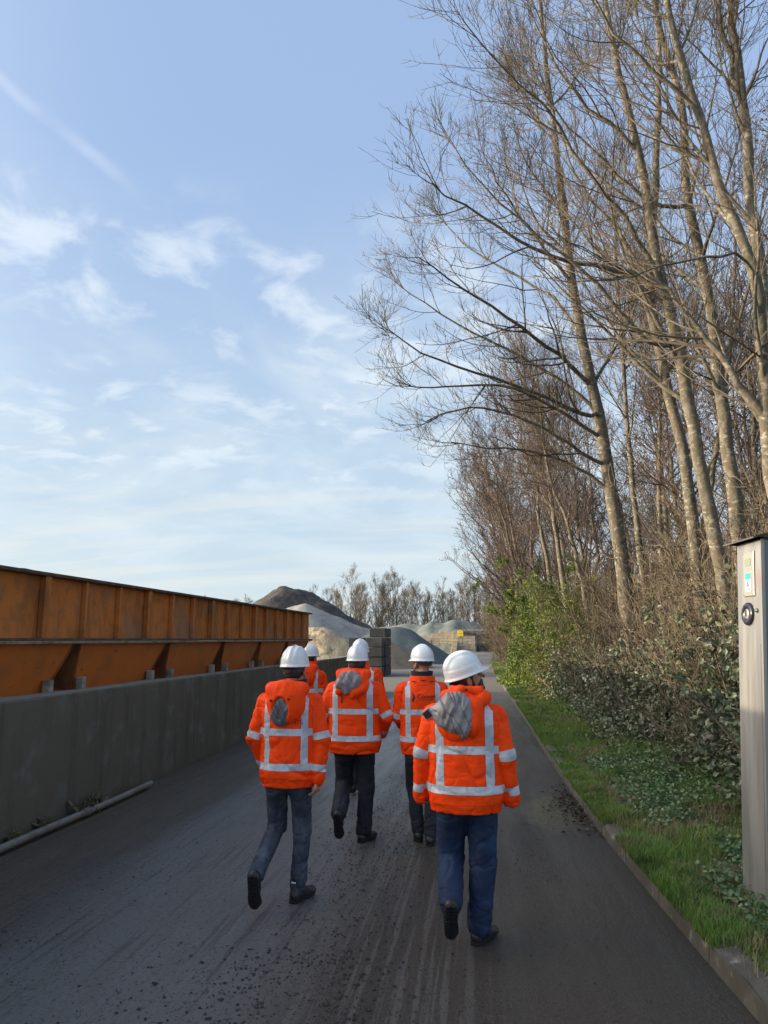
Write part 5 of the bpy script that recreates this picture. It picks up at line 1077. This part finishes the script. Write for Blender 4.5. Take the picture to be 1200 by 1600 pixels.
pbox('reader_panel', M('panel_metal', (.42, .40, .36), .4, metal=.6), -.012, -.001, .095, .255, 2.09, 2.415, bev=.004)
pbox('display', M('lcd_green_grey', (.20, .23, .18), .25), -.0145, -.0125, .135, .222, 2.31, 2.365)
for a_, b_ in ((.103, 2.10), (.247, 2.10), (.103, 2.405), (.247, 2.405)): pbox('panel_screw', mdsteel, -.0145, -.0125, a_-.004, a_+.004, b_-.004, b_+.004, bev=.001)
pbox('door_seam', mdsteel, -.0012, .001, .03, .034, .25, 1.75)
lab = pbox('label', M('pale_label', (.55, .60, .62), .35), -.0145, -.0125, .135, .218, 2.125, 2.26)
MB().box(-.0155, -.0148, .137, .216, 2.215, 2.258).build('label_band', M('teal_print', (.02, .33, .32), .4), lab)
q = MB(); q.box(-.0155, -.0148, .150, .205, 2.16, 2.172); q.box(-.0155, -.0148, .165, .192, 2.172, 2.198); q.box(-.0155, -.0148, .143, .212, 2.135, 2.143); q.build('label_print', M('blue_grey_print', (.10, .16, .28), .5), lab)
rd_ = MB(); rd_.lathe([(.0001, .012), (.040, .012), (.046, .022), (.074, .022), (.082, .014), (.084, 0)], 32, Matrix.Translation((-.0005, .20, 1.965)) @ Matrix.Rotation(R(-90), 4, 'Y')); ring = rd_.build('reader_ring', M('black_gloss', (.02, .02, .035), .25), pst, True)
q = MB(); q.lathe([(.0001, .020), (.030, .018), (.036, .012)], 24, Matrix.Translation((-.003, .20, 1.965)) @ Matrix.Rotation(R(-90), 4, 'Y')); q.build('reader_face', M('grey_face', (.28, .27, .25), .4), ring, True)
MB().box(-.026, -.0235, .192, .208, 1.945, 1.992, .001).build('card_slot', mstrap, ring)
MB().lathe([(.0001, .016), (.012, .016), (.015, .010), (.016, 0)], 18, Matrix.Translation((-.0005, .068, 1.985)) @ Matrix.Rotation(R(-90), 4, 'Y')).build('lock_knob', mdsteel, pst, True)
# ------------------------------------------------------------------ mud clods and pebbles on the road
r = np.random.default_rng(5)
def clods(n, xf, yf, s0, s1):
    x = xf(n); y = yf(n); s = s0*(s1/s0)**r.random(n)**1.6; dirs = np.array([[1, 0, 0], [-1, 0, 0], [0, 1, 0], [0, -1, 0], [0, 0, 1.]])
    V = np.stack([x, y, 0*x], 1)[:, None]+dirs[None]*(s[:, None]*r.uniform(.5, 1.3, (n, 5)))[..., None]*np.array([1, 1, .55]); a = r.uniform(0, 3.14, n); c_, s_ = np.cos(a)[:, None], np.sin(a)[:, None]
    dx = V[..., 0]-x[:, None]; dy = V[..., 1]-y[:, None]; V[..., 0] = x[:, None]+dx*c_-dy*s_; V[..., 1] = y[:, None]+dx*s_+dy*c_; V[..., 2] += .004
    i = np.arange(n)[:, None, None]*5; T = np.array([[0, 2, 4], [2, 1, 4], [1, 3, 4], [3, 0, 4]])[None]+i; return V.reshape(-1, 3), T.reshape(-1, 3)
P1, T1 = clods(1500, lambda n: r.normal(-.95, .28, n)+r.choice([0, .15, -.1], n), lambda n: 3.6*(9/3.6)**r.random(n)**1.3, .004, .014)
P2, T2 = clods(700, lambda n: r.normal(-1.15, .42, n), lambda n: r.uniform(3.7, 4.9, n), .004, .016)
P3, T3 = clods(500, lambda n: r.uniform(-4.1, 1.1, n), lambda n: 3.4*(20/3.4)**r.random(n), .003, .011)
P4, T4 = clods(350, lambda n: r.normal(-3.0, .22, n), lambda n: 4.2*(10/4.2)**r.random(n), .003, .012)
P5, T5 = clods(260, lambda n: r.normal(.42, .16, n), lambda n: r.normal(7.2, 1.1, n), .004, .014)
P6, T6 = clods(1500, lambda n: r.normal(-1.05, .3, n), lambda n: r.uniform(6, 11, n), .004, .014)
Vs = [P1, P2, P3, P4, P5, P6]; Ts = []; o_ = 0
for p, t in zip(Vs, (T1, T2, T3, T4, T5, T6)): Ts.append(t+o_); o_ += len(p)
tag(link('mud_clods', mesh('mud_clods', np.concatenate(Vs), None, np.concatenate(Ts)), M('dark_mud', (.028, .022, .018), .85)), 'small dark clods of mud scattered along the wheel tracks of the road', 'mud', kind='stuff')
n = 420; y = r.normal(9.0, .55, n); x = kx(y)-.02-np.abs(r.normal(0, .13, n)); V, T = leafquads(np.c_[x, y, np.full(n, .012)], np.full(n, .05), r, flat=.9, asp=.5)
tag(link('gutter_leaves', mesh('gutter_leaves', V, None, T), M('wet_leaves', (.05, .032, .018), .6)), 'wet dark leaves and mud gathered against the kerb at the puddle', 'leaf litter', kind='stuff')
